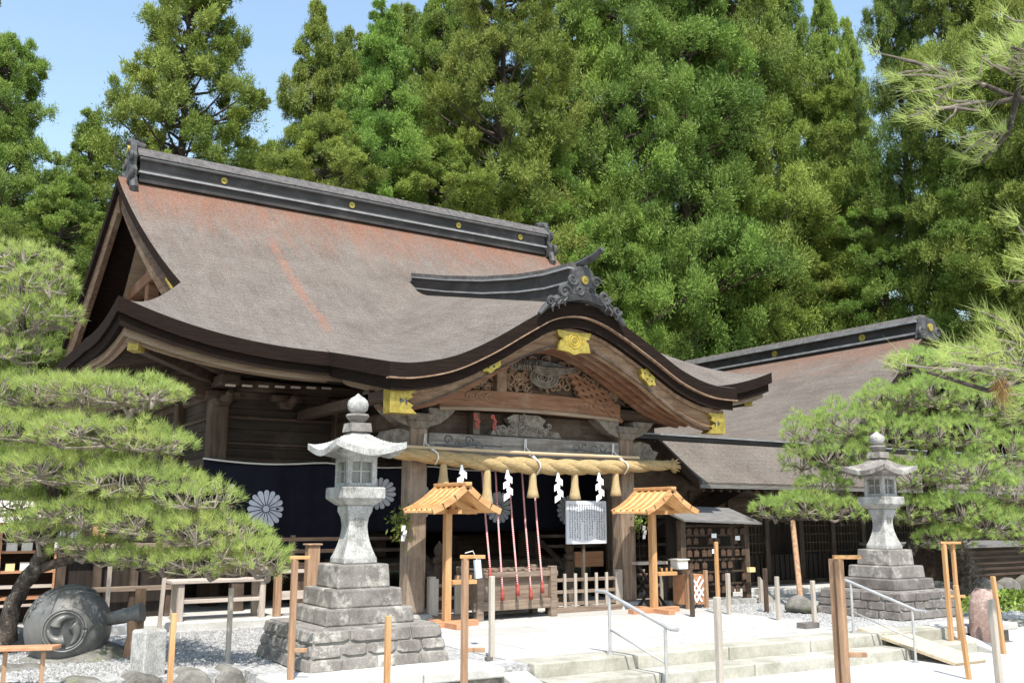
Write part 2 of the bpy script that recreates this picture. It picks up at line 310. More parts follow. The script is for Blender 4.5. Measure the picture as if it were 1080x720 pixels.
# ------------------------------------------------------------------ mesh builder
class MB:
    def __init__(s): s.v = []; s.f = []; s.starts = []
    def add(s, vs, fs):
        n = len(s.v); s.starts.append((n, len(s.f))); s.v += [tuple(v) for v in vs]; s.f += [tuple(i + n for i in f) for f in fs]; return s
    def hexa(s, c8):
        return s.add(c8, [(0, 3, 2, 1), (4, 5, 6, 7), (0, 1, 5, 4), (1, 2, 6, 5), (2, 3, 7, 6), (3, 0, 4, 7)])
    def box(s, x0, x1, y0, y1, z0, z1):
        return s.hexa([(x0, y0, z0), (x1, y0, z0), (x1, y1, z0), (x0, y1, z0), (x0, y0, z1), (x1, y0, z1), (x1, y1, z1), (x0, y1, z1)])
    def cbox(s, c, sx, sy, sz): return s.box(c[0] - sx / 2, c[0] + sx / 2, c[1] - sy / 2, c[1] + sy / 2, c[2], c[2] + sz)
    def frustum(s, c, w0, d0, w1, d1, h):
        x, y, z = c
        return s.hexa([(x - w0 / 2, y - d0 / 2, z), (x + w0 / 2, y - d0 / 2, z), (x + w0 / 2, y + d0 / 2, z), (x - w0 / 2, y + d0 / 2, z),
                       (x - w1 / 2, y - d1 / 2, z + h), (x + w1 / 2, y - d1 / 2, z + h), (x + w1 / 2, y + d1 / 2, z + h), (x - w1 / 2, y + d1 / 2, z + h)])
    def bar(s, a, b, w, h, up=(0, 0, 1)):
        a, b = Vector(a), Vector(b); d = (b - a).normalized(); up = Vector(up)
        if abs(d.dot(up)) > 0.98: up = Vector((0, 1, 0))
        x = d.cross(up).normalized() * w / 2; z = x.cross(d).normalized() * h / 2
        return s.hexa([a - x - z, a + x - z, a + x + z, a - x + z, b - x - z, b + x - z, b + x + z, b - x + z])
    def tube(s, pts, rad, n=8, cap=True):
        pts = [Vector(p) for p in pts]; m = len(pts)
        if not hasattr(rad, '__len__'): rad = [rad] * m
        vs = []; ref = None
        for i, p in enumerate(pts):
            d = (pts[min(i + 1, m - 1)] - pts[max(i - 1, 0)])
            d = d.normalized() if d.length > 1e-9 else Vector((0, 0, 1))
            if ref is None:
                ref = Vector((0, 0, 1)) if abs(d.z) < 0.9 else Vector((1, 0, 0))
                ref = (ref - d * ref.dot(d)).normalized()
            else:
                ref = (ref - d * ref.dot(d)); ref = ref.normalized() if ref.length > 1e-6 else d.orthogonal().normalized()
            y = d.cross(ref)
            for k in range(n):
                a = 2 * math.pi * k / n; vs.append(p + (ref * math.cos(a) + y * math.sin(a)) * rad[i])
        fs = [(i * n + k, i * n + (k + 1) % n, (i + 1) * n + (k + 1) % n, (i + 1) * n + k) for i in range(m - 1) for k in range(n)]
        if cap: fs += [tuple(reversed(range(n))), tuple(range((m - 1) * n, m * n))]
        return s.add(vs, fs)
    def lathe(s, prof, c, n=24, axis='z'):
        vs = []
        for r, z in prof:
            for k in range(n):
                a = 2 * math.pi * k / n
                p = (r * math.cos(a), r * math.sin(a), z)
                if axis == 'y': p = (p[0], p[2], p[1])
                vs.append((p[0] + c[0], p[1] + c[1], p[2] + c[2]))
        m = len(prof)
        fs = [(i * n + k, i * n + (k + 1) % n, (i + 1) * n + (k + 1) % n, (i + 1) * n + k) for i in range(m - 1) for k in range(n)]
        fs += [tuple(reversed(range(n))), tuple(range((m - 1) * n, m * n))]
        return s.add(vs, fs)
    def sqlathe(s, prof, c, rot=0.0, sub=1):
        """square section loft: prof = (half width, z)"""
        vs = []
        for r, z in prof:
            for a, b in ((-1, -1), (1, -1), (1, 1), (-1, 1)):
                x, y = a * r, b * r
                vs.append((c[0] + x * math.cos(rot) - y * math.sin(rot), c[1] + x * math.sin(rot) + y * math.cos(rot), c[2] + z))
        m = len(prof)
        fs = [(i * 4 + k, i * 4 + (k + 1) % 4, (i + 1) * 4 + (k + 1) % 4, (i + 1) * 4 + k) for i in range(m - 1) for k in range(4)]
        fs += [(3, 2, 1, 0), tuple(range((m - 1) * 4, m * 4))]
        return s.add(vs, fs)
    def prism(s, poly, y0, y1, axis='y'):
        """poly in (x,z), extruded along y; axis 'x': poly in (y,z) extruded along x; 'z': poly in (x,y)"""
        f = {'y': lambda p, t: (p[0], t, p[1]), 'x': lambda p, t: (t, p[0], p[1]), 'z': lambda p, t: (p[0], p[1], t)}[axis]
        n = len(poly)
        vs = [f(p, y0) for p in poly] + [f(p, y1) for p in poly]
        fs = [tuple(range(n)), tuple(reversed(range(n, 2 * n)))] + [(i, i + n, (i + 1) % n + n, (i + 1) % n) for i in range(n)]
        return s.add(vs, fs)
    def strip(s, top, bot, y0, y1):
        """board between two polylines of (x,z) with equal length, thick from y0 to y1"""
        n = len(top)
        vs = [(x, y0, z) for x, z in top] + [(x, y0, z) for x, z in bot] + [(x, y1, z) for x, z in top] + [(x, y1, z) for x, z in bot]
        fs = []
        for i in range(n - 1):
            fs += [(n + i, n + i + 1, i + 1, i), (2 * n + i, 2 * n + i + 1, 3 * n + i + 1, 3 * n + i),
                   (i, i + 1, 2 * n + i + 1, 2 * n + i), (3 * n + i, 3 * n + i + 1, n + i + 1, n + i)]
        fs += [(0, 2 * n, 3 * n, n), (n - 1, 2 * n - 1, 4 * n - 1, 3 * n - 1)]
        return s.add(vs, fs)
    def sheet(s, rows, t):
        """rows: list of equally long lists of 3D points; closed slab of vertical thickness t below them"""
        m, n = len(rows), len(rows[0])
        vs = [p for r in rows for p in r] + [(p[0], p[1], p[2] - t) for r in rows for p in r]
        o = m * n; fs = []
        for i in range(m - 1):
            for j in range(n - 1):
                a, b, c, d = i * n + j, i * n + j + 1, (i + 1) * n + j + 1, (i + 1) * n + j
                fs += [(a, b, c, d), (o + d, o + c, o + b, o + a)]
        for i in range(m - 1):
            fs += [(i * n, (i + 1) * n, o + (i + 1) * n, o + i * n), ((i + 1) * n + n - 1, i * n + n - 1, o + i * n + n - 1, o + (i + 1) * n + n - 1)]
        for j in range(n - 1):
            fs += [(j + 1, j, o + j, o + j + 1), ((m - 1) * n + j, (m - 1) * n + j + 1, o + (m - 1) * n + j + 1, o + (m - 1) * n + j)]
        return s.add(vs, fs)
    def each(s, name, m, parent=None, per=1, **k):
        """one object for every `per` shapes added"""
        b = s.starts + [(len(s.v), len(s.f))]
        for i in range(0, len(s.starts), per):
            (v0, f0), (v1, f1) = b[i], b[min(i + per, len(b) - 1)]
            q = MB(); q.add(s.v[v0:v1], [tuple(j - v0 for j in f) for f in s.f[f0:f1]]); q.build(name, m, parent, **k)
    def build(s, name, m, parent=None, smooth=False, bevel=0.0, loc=None, auto=None):
        me = bpy.data.meshes.new(name)
        off = Vector((0, 0, 0))
        if parent is not None: off = wloc(parent)
        if loc is not None: off = Vector(loc)
        me.from_pydata([(v[0] - off.x, v[1] - off.y, v[2] - off.z) for v in s.v], [], s.f)
        import bmesh
        bm = bmesh.new(); bm.from_mesh(me); bmesh.ops.recalc_face_normals(bm, faces=bm.faces); bm.to_mesh(me); bm.free()
        if smooth:
            me.polygons.foreach_set('use_smooth', [True] * len(me.polygons))
            if auto is not None:
                try: me.set_sharp_from_angle(angle=R(auto))
                except Exception: pass
        o = bpy.data.objects.new(name, me); COL.objects.link(o); me.materials.append(m)
        if parent is not None: o.parent = parent
        if loc is not None: o.location = loc if parent is None else Vector(loc) - wloc(parent)
        if bevel > 0:
            bv = o.modifiers.new('edge', 'BEVEL'); bv.width = bevel; bv.segments = 2; bv.limit_method = 'ANGLE'; bv.angle_limit = R(40)
        return o
def wloc(o):
    v = Vector(o.location); p = o.parent
    while p is not None: v = v + Vector(p.location); p = p.parent
    return v
def tag(o, label, cat, group=None):
    o['label'] = label; o['category'] = cat
    if group: o['group'] = group
    return o
def thing(name, label, cat, loc=(0, 0, 0), group=None):
    o = bpy.data.objects.new(name, None); COL.objects.link(o); o.location = loc; o.empty_display_size = 0.2
    return tag(o, label, cat, group)
def struct(o): o['kind'] = 'structure'; return o
def kids(o): return [c for c in bpy.data.objects if c.parent is o]
def dup(root, loc=None, rz=None, label=None, group=None, parent=None):
    c = root.copy(); COL.objects.link(c)
    if parent is not None: c.parent = parent
    for ch in kids(root): dup(ch, parent=c)
    if loc is not None: c.location = loc
    if rz is not None: c.rotation_euler = (0, 0, rz)
    if label: c['label'] = label
    if group: c['group'] = group
    return c
def interp(tab, x):
    return float(np.interp(x, [t[0] for t in tab], [t[1] for t in tab]))
def smooth_tab(tab):
    """Catmull-Rom through table points -> dense table"""
    out = []
    P = [tab[0]] + list(tab) + [tab[-1]]
    for i in range(1, len(P) - 2):
        p0, p1, p2, p3 = [np.array(p, float) for p in P[i - 1:i + 3]]
        for k in range(10):
            t = k / 10
            out.append(tuple(0.5 * ((2 * p1) + (-p0 + p2) * t + (2 * p0 - 5 * p1 + 4 * p2 - p3) * t * t + (-p0 + 3 * p1 - 3 * p2 + p3) * t ** 3)))
    out.append(tuple(tab[-1])); return out
def quads_object(name, V, nper, tone, m, parent=None, loc=None):
    """fast mesh of many separate faces, V = (n*nper,3)"""
    V = np.asarray(V, np.float32); n = len(V) // nper
    me = bpy.data.meshes.new(name)
    me.vertices.add(len(V)); me.vertices.foreach_set('co', V.ravel())
    me.loops.add(len(V)); me.loops.foreach_set('vertex_index', np.arange(len(V), dtype=np.int32))
    me.polygons.add(n); me.polygons.foreach_set('loop_start', np.arange(0, len(V), nper, dtype=np.int32))
    a = me.attributes.new('tone', 'FLOAT', 'FACE'); a.data.foreach_set('value', np.asarray(tone, np.float32))
    me.update(); me.validate()
    me.materials.append(m)
    if isinstance(parent, str): return me
    o = bpy.data.objects.new(name, me); COL.objects.link(o)
    if parent is not None: o.parent = parent
    if loc is not None: o.location = loc
    return o

# ------------------------------------------------------------------ ground
GZ = -0.23
g = MB(); g.add([(-300, -300, GZ), (400, -300, GZ), (400, 500, GZ), (-300, 500, GZ)], [(0, 1, 2, 3)])
struct(g.build('ground', GROUND))
t = MB()
poly = [(-40, 8.5), (2.75, 8.5), (2.75, 7.55), (11.95, 7.0), (12.15, 9.9), (60, 9.9), (60, 60), (-40, 60)]
t.prism([(p[0], p[1]) for p in poly], GZ - 0.3, 0.0, 'z')
struct(t.build('gravel', GRAV))

def paving_mat():
    m, nt, b = node_mat('pale paving slabs')
    N = nt.nodes
    tc = N.new('ShaderNodeTexCoord')
    br = N.new('ShaderNodeTexBrick'); br.inputs['Scale'].default_value = 1.0
    br.inputs['Color1'].default_value = (0.36, 0.35, 0.33, 1); br.inputs['Color2'].default_value = (0.46, 0.45, 0.43, 1)
    br.inputs['Mortar'].default_value = (0.27, 0.26, 0.235, 1); br.inputs['Mortar Size'].default_value = 0.012
    br.inputs['Brick Width'].default_value = 1.1; br.inputs['Row Height'].default_value = 0.55
    L(nt, tc.outputs['Object'], br.inputs['Vector'])
    n = N.new('ShaderNodeTexNoise'); n.inputs['Scale'].default_value = 2.2; n.inputs['Detail'].default_value = 9
    L(nt, tc.outputs['Object'], n.inputs['Vector'])
    mr = N.new('ShaderNodeMapRange'); mr.inputs[3].default_value = 0.78; mr.inputs[4].default_value = 1.16
    L(nt, n.outputs['Fac'], mr.inputs[0])
    v = N.new('ShaderNodeVectorMath'); v.operation = 'SCALE'
    L(nt, br.outputs['Color'], v.inputs[0]); L(nt, mr.outputs[0], v.inputs['Scale']); L(nt, v.outputs[0], b.inputs['Base Color'])
    b.inputs['Roughness'].default_value = 0.9
    return m
PAVE = paving_mat()
def edgeY(x): return 7.55 + (7.0 - 7.55) * (x - 2.75) / (11.95 - 2.75)
p = MB(); p.prism([(4.95, edgeY(4.95) + 0.3), (9.6, edgeY(9.6) + 0.3), (9.6, 11.3), (4.95, 11.3)], -0.1, 0.006, 'z')
p.prism([(9.6, 8.35), (9.6, 11.0), (9.95, 11.0), (9.95, 8.35)], -0.1, 0.005, 'z')
struct(p.build('paving', PAVE))
# paved strip far right behind the pine
p = MB(); p.box(12.3, 24, 10.6, 12.6, -0.1, 0.008)
struct(p.build('path', PAVE))

# ------------------------------------------------------------------ stone steps, ramp, kerbs
st_ = thing('stone_steps', 'pair of wide pale stone steps between the paved terrace and the bright forecourt', 'steps', (7.6, 7.1, GZ))
xa, xb = 5.0, 10.75
def par(x0, x1, y_off0, y_off1, z0, z1):
    m = MB()
    m.hexa([(x0, edgeY(x0) + y_off0, z0), (x1, edgeY(x1) + y_off0, z0), (x1, edgeY(x1) + y_off1, z0), (x0, edgeY(x0) + y_off1, z0),
            (x0, edgeY(x0) + y_off0, z1), (x1, edgeY(x1) + y_off0, z1), (x1, edgeY(x1) + y_off1, z1), (x0, edgeY(x0) + y_off1, z1)])
    return m
xs = np.linspace(xa, xb, 6)
for i in range(5):
    par(xs[i] + .007, xs[i + 1] - .007, -0.08, 0.29, -0.15, 0.012).build('tread', STEP, st_, bevel=0.012)
    par(xs[i] + .007, xs[i + 1] - .007, -0.42, -0.083, GZ - 0.05, -0.112).build('tread', STEP, st_, bevel=0.012)
c = MB(); c.hexa([(4.7, edgeY(4.7) - .55, GZ - .05), (4.98, edgeY(4.98) - .55, GZ - .05), (4.98, edgeY(4.98) + .25, GZ - .05), (4.7, edgeY(4.7) + .25, GZ - .05),
                  (4.7, edgeY(4.7) - .55, GZ + .03), (4.98, edgeY(4.98) - .55, GZ + .03), (4.98, edgeY(4.98) + .25, 0.014), (4.7, edgeY(4.7) + .25, 0.014)])
c.build('cheek_stone', SLAB, st_, bevel=0.012)
c = MB(); c.hexa([(10.77, edgeY(10.8) - .62, GZ - .05), (11.0, edgeY(11) - .62, GZ - .05), (11.0, edgeY(11) + .25, GZ - .05), (10.77, edgeY(10.8) + .25, GZ - .05),
                  (10.77, edgeY(10.8) - .62, GZ + .03), (11.0, edgeY(11) - .62, GZ + .03), (11.0, edgeY(11) + .25, 0.014), (10.77, edgeY(10.8) + .25, 0.014)])
c.build('cheek_stone', SLAB, st_, bevel=0.012)

rp = MB(); ex = edgeY(9.7)
rp.hexa([(9.55, ex - 0.95, GZ + .0), (10.05, ex - 0.98, GZ + .0), (10.05, ex + 0.22, 0.016), (9.55, ex + 0.24, 0.016),
         (9.55, ex - 0.97, GZ + .03), (10.05, ex - 1.0, GZ + .03), (10.05, ex + 0.22, 0.05), (9.55, ex + 0.24, 0.05)])
tag(rp.build('ramp', RAMP, loc=(9.8, ex, GZ)), 'tan plywood ramp board laid over the right end of the stone steps', 'ramp')

wl_ = thing('retaining_wall', 'low rough stone edging along the gravel in front of the bronze mallet', 'wall', (0, 8.5, GZ))
x = -6.0; k = 0
while x < 2.6:
    w = random.uniform(.28, .55)
    mb = MB(); d0 = random.uniform(0.0, 0.05)
    n = 7
    pts = [(x + w / 2 + w / 2 * math.cos(a) * random.uniform(.9, 1.05), -0.12 + .17 * math.sin(a) * random.uniform(.85, 1.05)) for a in [2 * math.pi * i / n for i in range(n)]]
    mb.prism(pts, 8.40 + d0, 8.75, 'y')
    mb.build('wall_stone', ROCK, wl_, bevel=0.035); x += w * .96
for (x0, x1) in ((2.72, 3.5), (3.51, 4.2), (4.21, 4.68)):
    par(x0, x1, -0.04, 0.3, GZ - .05, -0.075).build('wall_stone', STONE_G, wl_, bevel=0.02)
for (x0, x1) in ((2.70, 3.9), (3.908, 4.68)):
    par(x0, x1, -0.12, 0.5, -0.072, 0.012).build('cap_slab', SLAB, wl_, bevel=0.012)
wr_ = thing('retaining_wall', 'dark block wall with white cap slabs under the right stone lantern', 'wall', (11.5, 7.0, GZ))
for (x0, x1) in ((11.01, 11.45), (11.46, 11.95)):
    par(x0, x1, -0.04, 0.3, GZ - .05, -0.075).build('wall_stone', STONE_D, wr_, bevel=0.02)
for (x0, x1) in ((11.01, 12.02),):
    par(x0, x1, -0.12, 0.4, -0.072, 0.012).build('cap_slab', SLAB, wr_, bevel=0.012)
mb = MB(); mb.box(11.98, 12.18, 7.3, 9.9, GZ - .05, 0.0); mb.build('wall_stone', STONE_D, wr_, bevel=0.02)
wf_ = thing('retaining_wall', 'rounded rubble wall around the garden bed at the far right', 'wall', (14, 9.8, GZ))
x = 12.2
while x < 22:
    w = random.uniform(.3, .6)
    mb = MB(); n = 8; h = random.uniform(.2, .32)
    pts = [(x + w / 2 + w / 2 * math.cos(a) * random.uniform(.9, 1.08), -0.03 + h * math.sin(a) * random.uniform(.85, 1.05)) for a in [2 * math.pi * i / n for i in range(n)]]
    mb.prism(pts, 9.72 + random.uniform(0, .08), 10.1, 'y'); mb.build('wall_stone', ROCK, wf_, bevel=0.05); x += w * .95

# ------------------------------------------------------------------ main hall roof
RY, EY = 16.8, 12.0
XL, XR = 2.1, 13.55                    # side eaves
VL, VR = 3.3, 11.6                    # feet of the gables
KL, KR, KY = 4.83, 10.62, 10.1         # porch roof
XM = 7.66
HIP = 1.9                               # how far back the hip reaches at the gable foot
KT = smooth_tab([(4.6, 3.13), (4.83, 3.12), (5.19, 3.14), (5.72, 3.27), (6.27, 3.53), (6.86, 3.88), (7.25, 4.09), (7.66, 4.17), (8.05, 4.11), (8.45, 3.95), (8.99, 3.68), (9.53, 3.40), (10.09, 3.24), (10.65, 3.22), (10.9, 3.24)])
def upl(x, y):
    gx = max(0, (XL + 2.7 - x) / 2.7, (x - (XR - 2.7)) / 2.7); gy = max(0, (14.8 - y) / 2.8, (y - (2 * RY - 14.8)) / 2.8)
    return 0.44 * min(gx, 1.3) ** 2.3 * min(gy, 1.3) ** 2.3
def zd(d): return 7.1 - 0.95 * d + 0.042 * d * d
def zmain(x, y): return zd(abs(RY - y)) + upl(x, y)
def smax(a, b, k=0.12):
    h = max(k - abs(a - b), 0) / k
    return max(a, b) + h * h * k * 0.25
def zporch(x, y): return interp(KT, x) + (0.205 + .02 * max(0, 1 - abs(x - XM) / 2)) * (y - KY)
def zroof(x, y): return smax(zmain(x, max(y, 9.0)), zporch(x, y), .005 + .13 * min(1, max(0, min(x - KL, KR - x)) / .7))
def zskirt(x, y):
    tt = (x - XL) / (VL - XL) if x < XM else (XR - x) / (XR - VR)
    yh = 12 + HIP * tt; dl = min(y - yh, 2 * RY - yh - y)
    return zd(4.8 - HIP * tt) + upl(x, y) + .25 * max(0, min(1, dl / 2.2)) * max(0, 1 - tt)
def lin(a, b, n): return [a + (b - a) * i / (n - 1) for i in range(n)]
def roof_layer(ins, off, t, porch_ins=None):
    """one closed layer of the whole roof, its eaves drawn in by ins and lowered by off"""
    pi_ = ins if porch_ins is None else porch_ins
    m = MB(); xl, xr = XL + ins, XR - ins
    def hipstart(x):
        if x < VL: return 12 + HIP * (x - XL) / (VL - XL)
        if x > VR: return 12 + HIP * (XR - x) / (XR - VR)
        return RY
    def cols(xs_, y_eave, zf, rear=False):
        rows = []
        for x in xs_:
            ye = y_eave; ys_ = max(hipstart(x), ye + 0.001)
            r = []
            for yy in lin(ys_, ye, 44):
                q = 2 * RY - yy if rear else yy
                r.append((x, q, zf(x, yy if not rear else q) - off))
            rows.append(r)
        return rows
    m.sheet(cols(lin(xl, VL - 1e-4, 14), EY + ins, zmain), t)
    m.sheet(cols(lin(VL, KL + pi_, 22), EY + ins, zmain), t)
    m.sheet(cols(lin(KL + pi_, KR - pi_, 92), KY + pi_, zroof), t)
    m.sheet(cols(lin(KR - pi_, VR, 22), EY + ins, zmain), t)
    m.sheet(cols(lin(VR + 1e-4, xr, 14), EY + ins, zmain), t)
    m.sheet(cols(lin(xl, VL - 1e-4, 14), EY + ins, zmain, True), t)
    m.sheet(cols(lin(VL, VR, 30), EY + ins, zmain, True), t)
    m.sheet(cols(lin(VR + 1e-4, xr, 14), EY + ins, zmain, True), t)
    for side in (0, 1):                           # side skirts
        rows = []
        for x in (lin(xl, 3.58, 14) if side == 0 else lin(xr, 11.2, 14)):
            e_ = (x - XL) / (VL - XL) if side == 0 else (XR - x) / (XR - VR)
            a = 12 + HIP * e_ + (.04 if e_ > 1 else 0)
            rows.append([(x, yy, zskirt(x, yy) - off - (.03 if e_ > 1 else 0)) for yy in lin(a, 2 * RY - a, 40)])
        m.sheet(rows, t)
    return m
HALL = thing('shrine_hall', 'large old wooden shrine hall with bark roof and curved gable over its porch', 'shrine hall', (XM, 13.7, 0))
roof = roof_layer(0, 0, 0.19)
def xverge(y, left=True):
    q = min(abs(RY - y) / 2.95, 1.05)
    if y > RY: return 2.78 - .085 * (y - RY) if left else 12.0
    return 2.78 + .46 * q ** 1.3 if left else 12.0 - .3 * q ** 1.3
for left in (True, False):                     # verges hanging over the gables, leaning outwards at the ridge
    rows = []
    for k in range(6):
        r = []
        for yy in lin(RY - 3.0, RY + 3.0, 61):
            xe = xverge(yy, left); x = xe + ((VL if left else VR) - xe) * k / 5
            r.append((x, yy, zmain(x, yy)))
        rows.append(r)
    roof.sheet(rows, 0.17)
roof_o = roof.build('roof', THATCH, HALL, smooth=True, auto=40)
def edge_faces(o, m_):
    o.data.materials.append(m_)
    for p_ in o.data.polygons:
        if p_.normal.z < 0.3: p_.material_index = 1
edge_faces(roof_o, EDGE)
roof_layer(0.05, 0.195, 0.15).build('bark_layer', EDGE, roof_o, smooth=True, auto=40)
roof_layer(0.13, 0.35, 0.10, 0.26).build('eave_board', SOFFIT, roof_o, smooth=True, auto=40)

# thin pale line between the bark courses, along the porch curve
ln = MB(); xs_ = lin(KL - .004, KR + .004, 90)
ln.strip([(x, interp(KT, x) - 0.178) for x in xs_], [(x, interp(KT, x) - 0.196) for x in xs_], KY - 0.012, KY + .08)
ln.build('eave_lath', CARVE, roof_o)

# main ridge
def ridge_run(parent, x0, x1, y, z, w=0.42):
    r = MB()
    r.box(x0, x1, y - w * .36, y + w * .36, z - .12, z + .28)
    o = r.build('ridge', RIDGE, parent)
    q = MB(); q.box(x0 - .02, x1 + .02, y - w * .46, y + w * .46, z + .03, z + .065); q.box(x0 - .02, x1 + .02, y - w * .5, y + w * .5, z + .28, z + .315)
    q.build('ridge_moulding', RIDGE_L, o)
    q = MB(); q.prism([(y - w * .58, z + .318), (y + w * .58, z + .318), (y + w * .2, z + .52), (y - w * .2, z + .52)], x0 - .05, x1 + .05, 'x')
    n = int((x1 - x0) / .3)
    for i in range(n + 1):
        x = x0 + (x1 - x0) * i / n
        q.prism([(y - w * .585, z + .322), (y - w * .56, z + .322), (y - w * .18, z + .527), (y - w * .205, z + .527)], x - .012, x + .012, 'x')
    q.build('ridge_cap', RIDGE_T, o)
    return o
rid = ridge_run(HALL, 3.1, 11.66, RY, 7.13, 0.5)
def crest16(name, c, r, m, parent, n=16, th=0.012, ny=-1, hub=True, sx=1.0, tilt=0.0, gap=.9):
    """chrysanthemum of n petals in the xz plane facing -y"""
    mb = MB()
    for k in range(n):
        a0 = 2 * math.pi * k / n; h = math.pi / n * gap
        pts = []
        for (rr, da) in ((.2, -.3), (.72, -1), (.9, -.86), (.985, -.45), (1.0, 0), (.985, .45), (.9, .86), (.72, 1), (.2, .3)):
            a = a0 + da * h
            x, z = rr * r * math.cos(a) * sx, rr * r * math.sin(a)
            x, z = x * math.cos(tilt) - z * math.sin(tilt), x * math.sin(tilt) + z * math.cos(tilt)
            pts.append((c[0] + x, c[2] + z))
        mb.prism(pts, c[1], c[1] + ny * th, 'y')
    if hub:
        mb.prism([(c[0] + .17 * r * math.cos(a) * sx, c[2] + .17 * r * math.sin(a)) for a in [2 * math.pi * i / 14 for i in range(14)]], c[1], c[1] + ny * th * 1.3, 'y')
    return mb.build(name, m, parent)
for x in (4.55, 7.05, 9.45, 11.0):
    crest16('crest', (x, RY - .182, 7.305), .062, GOLD, rid, th=.02, gap=.98)

def spiral(mb, c, r, turns=1.6, w=0.03, plane='xz', flip=1, a0=0.0, n=26, taper=True, push=0.0):
    pts, rad = [], []
    for i in range(n):
        t = i / (n - 1); a = a0 + flip * turns * 2 * math.pi * t; q = r * (1 - t * .88)
        u, v = q * math.cos(a), q * math.sin(a)
        pts.append((c[0] + u, c[1] + push * t, c[2] + v) if plane == 'xz' else (c[0] + push * t, c[1] + u, c[2] + v))
        rad.append(w * (1 - .55 * t) if taper else w)
    mb.tube(pts, rad, 6)
def ridge_end(parent, x, y, z, sgn, h=0.75):
    """demon-tile style ornament closing a ridge that runs along x"""
    m = MB()
    sil = [(-.30, -.16), (.30, -.16), (.33, .05), (.22, .16), (.24, .34), (.17, .44), (.15, .56), (.06, .65), (-.06, .65), (-.15, .56), (-.17, .44), (-.24, .34), (-.22, .16), (-.33, .05)]
    m.prism([(y + a * h / .75, z + b * h / .75) for a, b in sil], x, x + sgn * .1, 'x')
    for s in (-1, 1):
        spiral(m, (x + sgn * .1, y + s * .30, z + .0), .15, 1.4, .05, 'yz', s)
        spiral(m, (x + sgn * .1, y + s * .21, z + .30), .11, 1.4, .04, 'yz', -s)
        m.tube([(x + sgn * .05, y + s * .30, z - .1), (x + sgn * .04, y + s * .36, z - .28), (x + sgn * .04, y + s * .30, z - .42), (x + sgn * .0, y + s * .24, z - .36)], [.07, .075, .06, .03], 8)
    m.tube([(x - sgn * .15, y, z + .58), (x + sgn * .04, y, z + .62), (x + sgn * .14, y, z + .65)], [.07, .075, .06], 10)
    o = m.build('ridge_ornament', ONI, parent)
    k = MB(); k.prism([(y + .07 * math.cos(a), z + .5 + .07 * math.sin(a)) for a in [2 * math.pi * i / 16 for i in range(16)]], x + sgn * .1, x + sgn * .13, 'x')
    k.build('crest', GOLD, o); return o
ridge_end(rid, 3.03, RY, 7.12, -1)
ridge_end(rid, 11.7, RY, 7.12, 1)

# porch ridge, running out towards the forecourt
def porch_ridge():
    pts = [(14.9, 5.50), (13.6, 5.17), (12.4, 4.90), (11.4, 4.72), (10.7, 4.63), (10.1, 4.60)]
    w = .17
    def run(dz0, dz1, ww, ext=0.0):
        m = MB()
        P = pts
        n = len(P); vs = []
        for (y, z) in P:
            vs += [(XM - ww, y, z + dz0), (XM + ww, y, z + dz0), (XM + ww, y, z + dz1), (XM - ww, y, z + dz1)]
        fs = [(i * 4 + k, i * 4 + (k + 1) % 4, (i + 1) * 4 + (k + 1) % 4, (i + 1) * 4 + k) for i in range(n - 1) for k in range(4)] + [(3, 2, 1, 0), tuple(range(4 * n - 4, 4 * n))]
        m.add(vs, fs); return m
    o = run(-.42, .04, w * .85).build('porch_ridge', RIDGE, HALL)
    run(-.16, -.135, w * 1.02).build('ridge_moulding', RIDGE_L, o)
    run(.04, .065, w * 1.12).build('ridge_moulding', RIDGE_L, o)
    run(.065, .13, w * .9).build('ridge_cap', RIDGE_T, o)
    m = MB()                                           # the upswept tip
    m.tube([(XM, 11.2, 4.80), (XM, 10.6, 4.735), (XM, 10.1, 4.72), (XM, 9.78, 4.75), (XM, 9.58, 4.82)], [.03, .04, .055, .05, .035], 8)
    m.build('ridge_tip', ONI, o)
    y = 9.98
    m = MB()
    sil = [(-.24, .02), (.24, .02), (.28, .10), (.19, .15), (.20, .27), (.15, .33), (.14, .43), (.08, .49), (-.08, .49), (-.14, .43), (-.15, .33), (-.20, .27), (-.19, .15), (-.28, .10)]
    z = 4.17
    m.prism([(XM + a, z + b) for a, b in sil], y, y + .13, 'y')
    for s in (-1, 1):
        spiral(m, (XM + s * .34, y, z + .10), .10, 1.5, .036, 'xz', -s)
        spiral(m, (XM + s * .20, y, z + .29), .08, 1.5, .028, 'xz', s)
        spiral(m, (XM + s * .09, y - .01, z + .15), .07, 1.5, .022, 'xz', s)
        m.tube([(XM + s * .24, y + .05, z + .05), (XM + s * .44, y + .05, z + .0), (XM + s * .62, y + .05, z - .13), (XM + s * .72, y + .05, z - .24)], [.045, .05, .045, .03], 8)
        spiral(m, (XM + s * .56, y + .0, z - .06), .07, 1.3, .026, 'xz', -s)
        for k in range(3): m.tube([(XM + s * (.3 + .1 * k), y - .01, z + .02 - .05 * k), (XM + s * (.36 + .1 * k), y - .02, z - .04 - .05 * k), (XM + s * (.34 + .1 * k), y - .01, z - .1 - .05 * k)], [.015, .02, .008], 5)
    og = m.build('ridge_ornament', ONI, o)
    m = MB()
    q = [(x, z) for x, z in ((XM - .48, 4.03), (XM - .3, 4.13), (XM, 4.19), (XM + .3, 4.13), (XM + .48, 4.03))]
    for k in range(4):
        m.strip([(a, b + .06 - k * .028 + .06) for a, b in q], [(a, b + .06 - k * .028 + .045) for a, b in q], y - .02 + k * .004, y + .16)
    m.build('tile_course', ONI, og)
    crest16('crest', (XM, y, z + .30), .06, GOLD, og, th=.02, gap=.98)
porch_ridge()

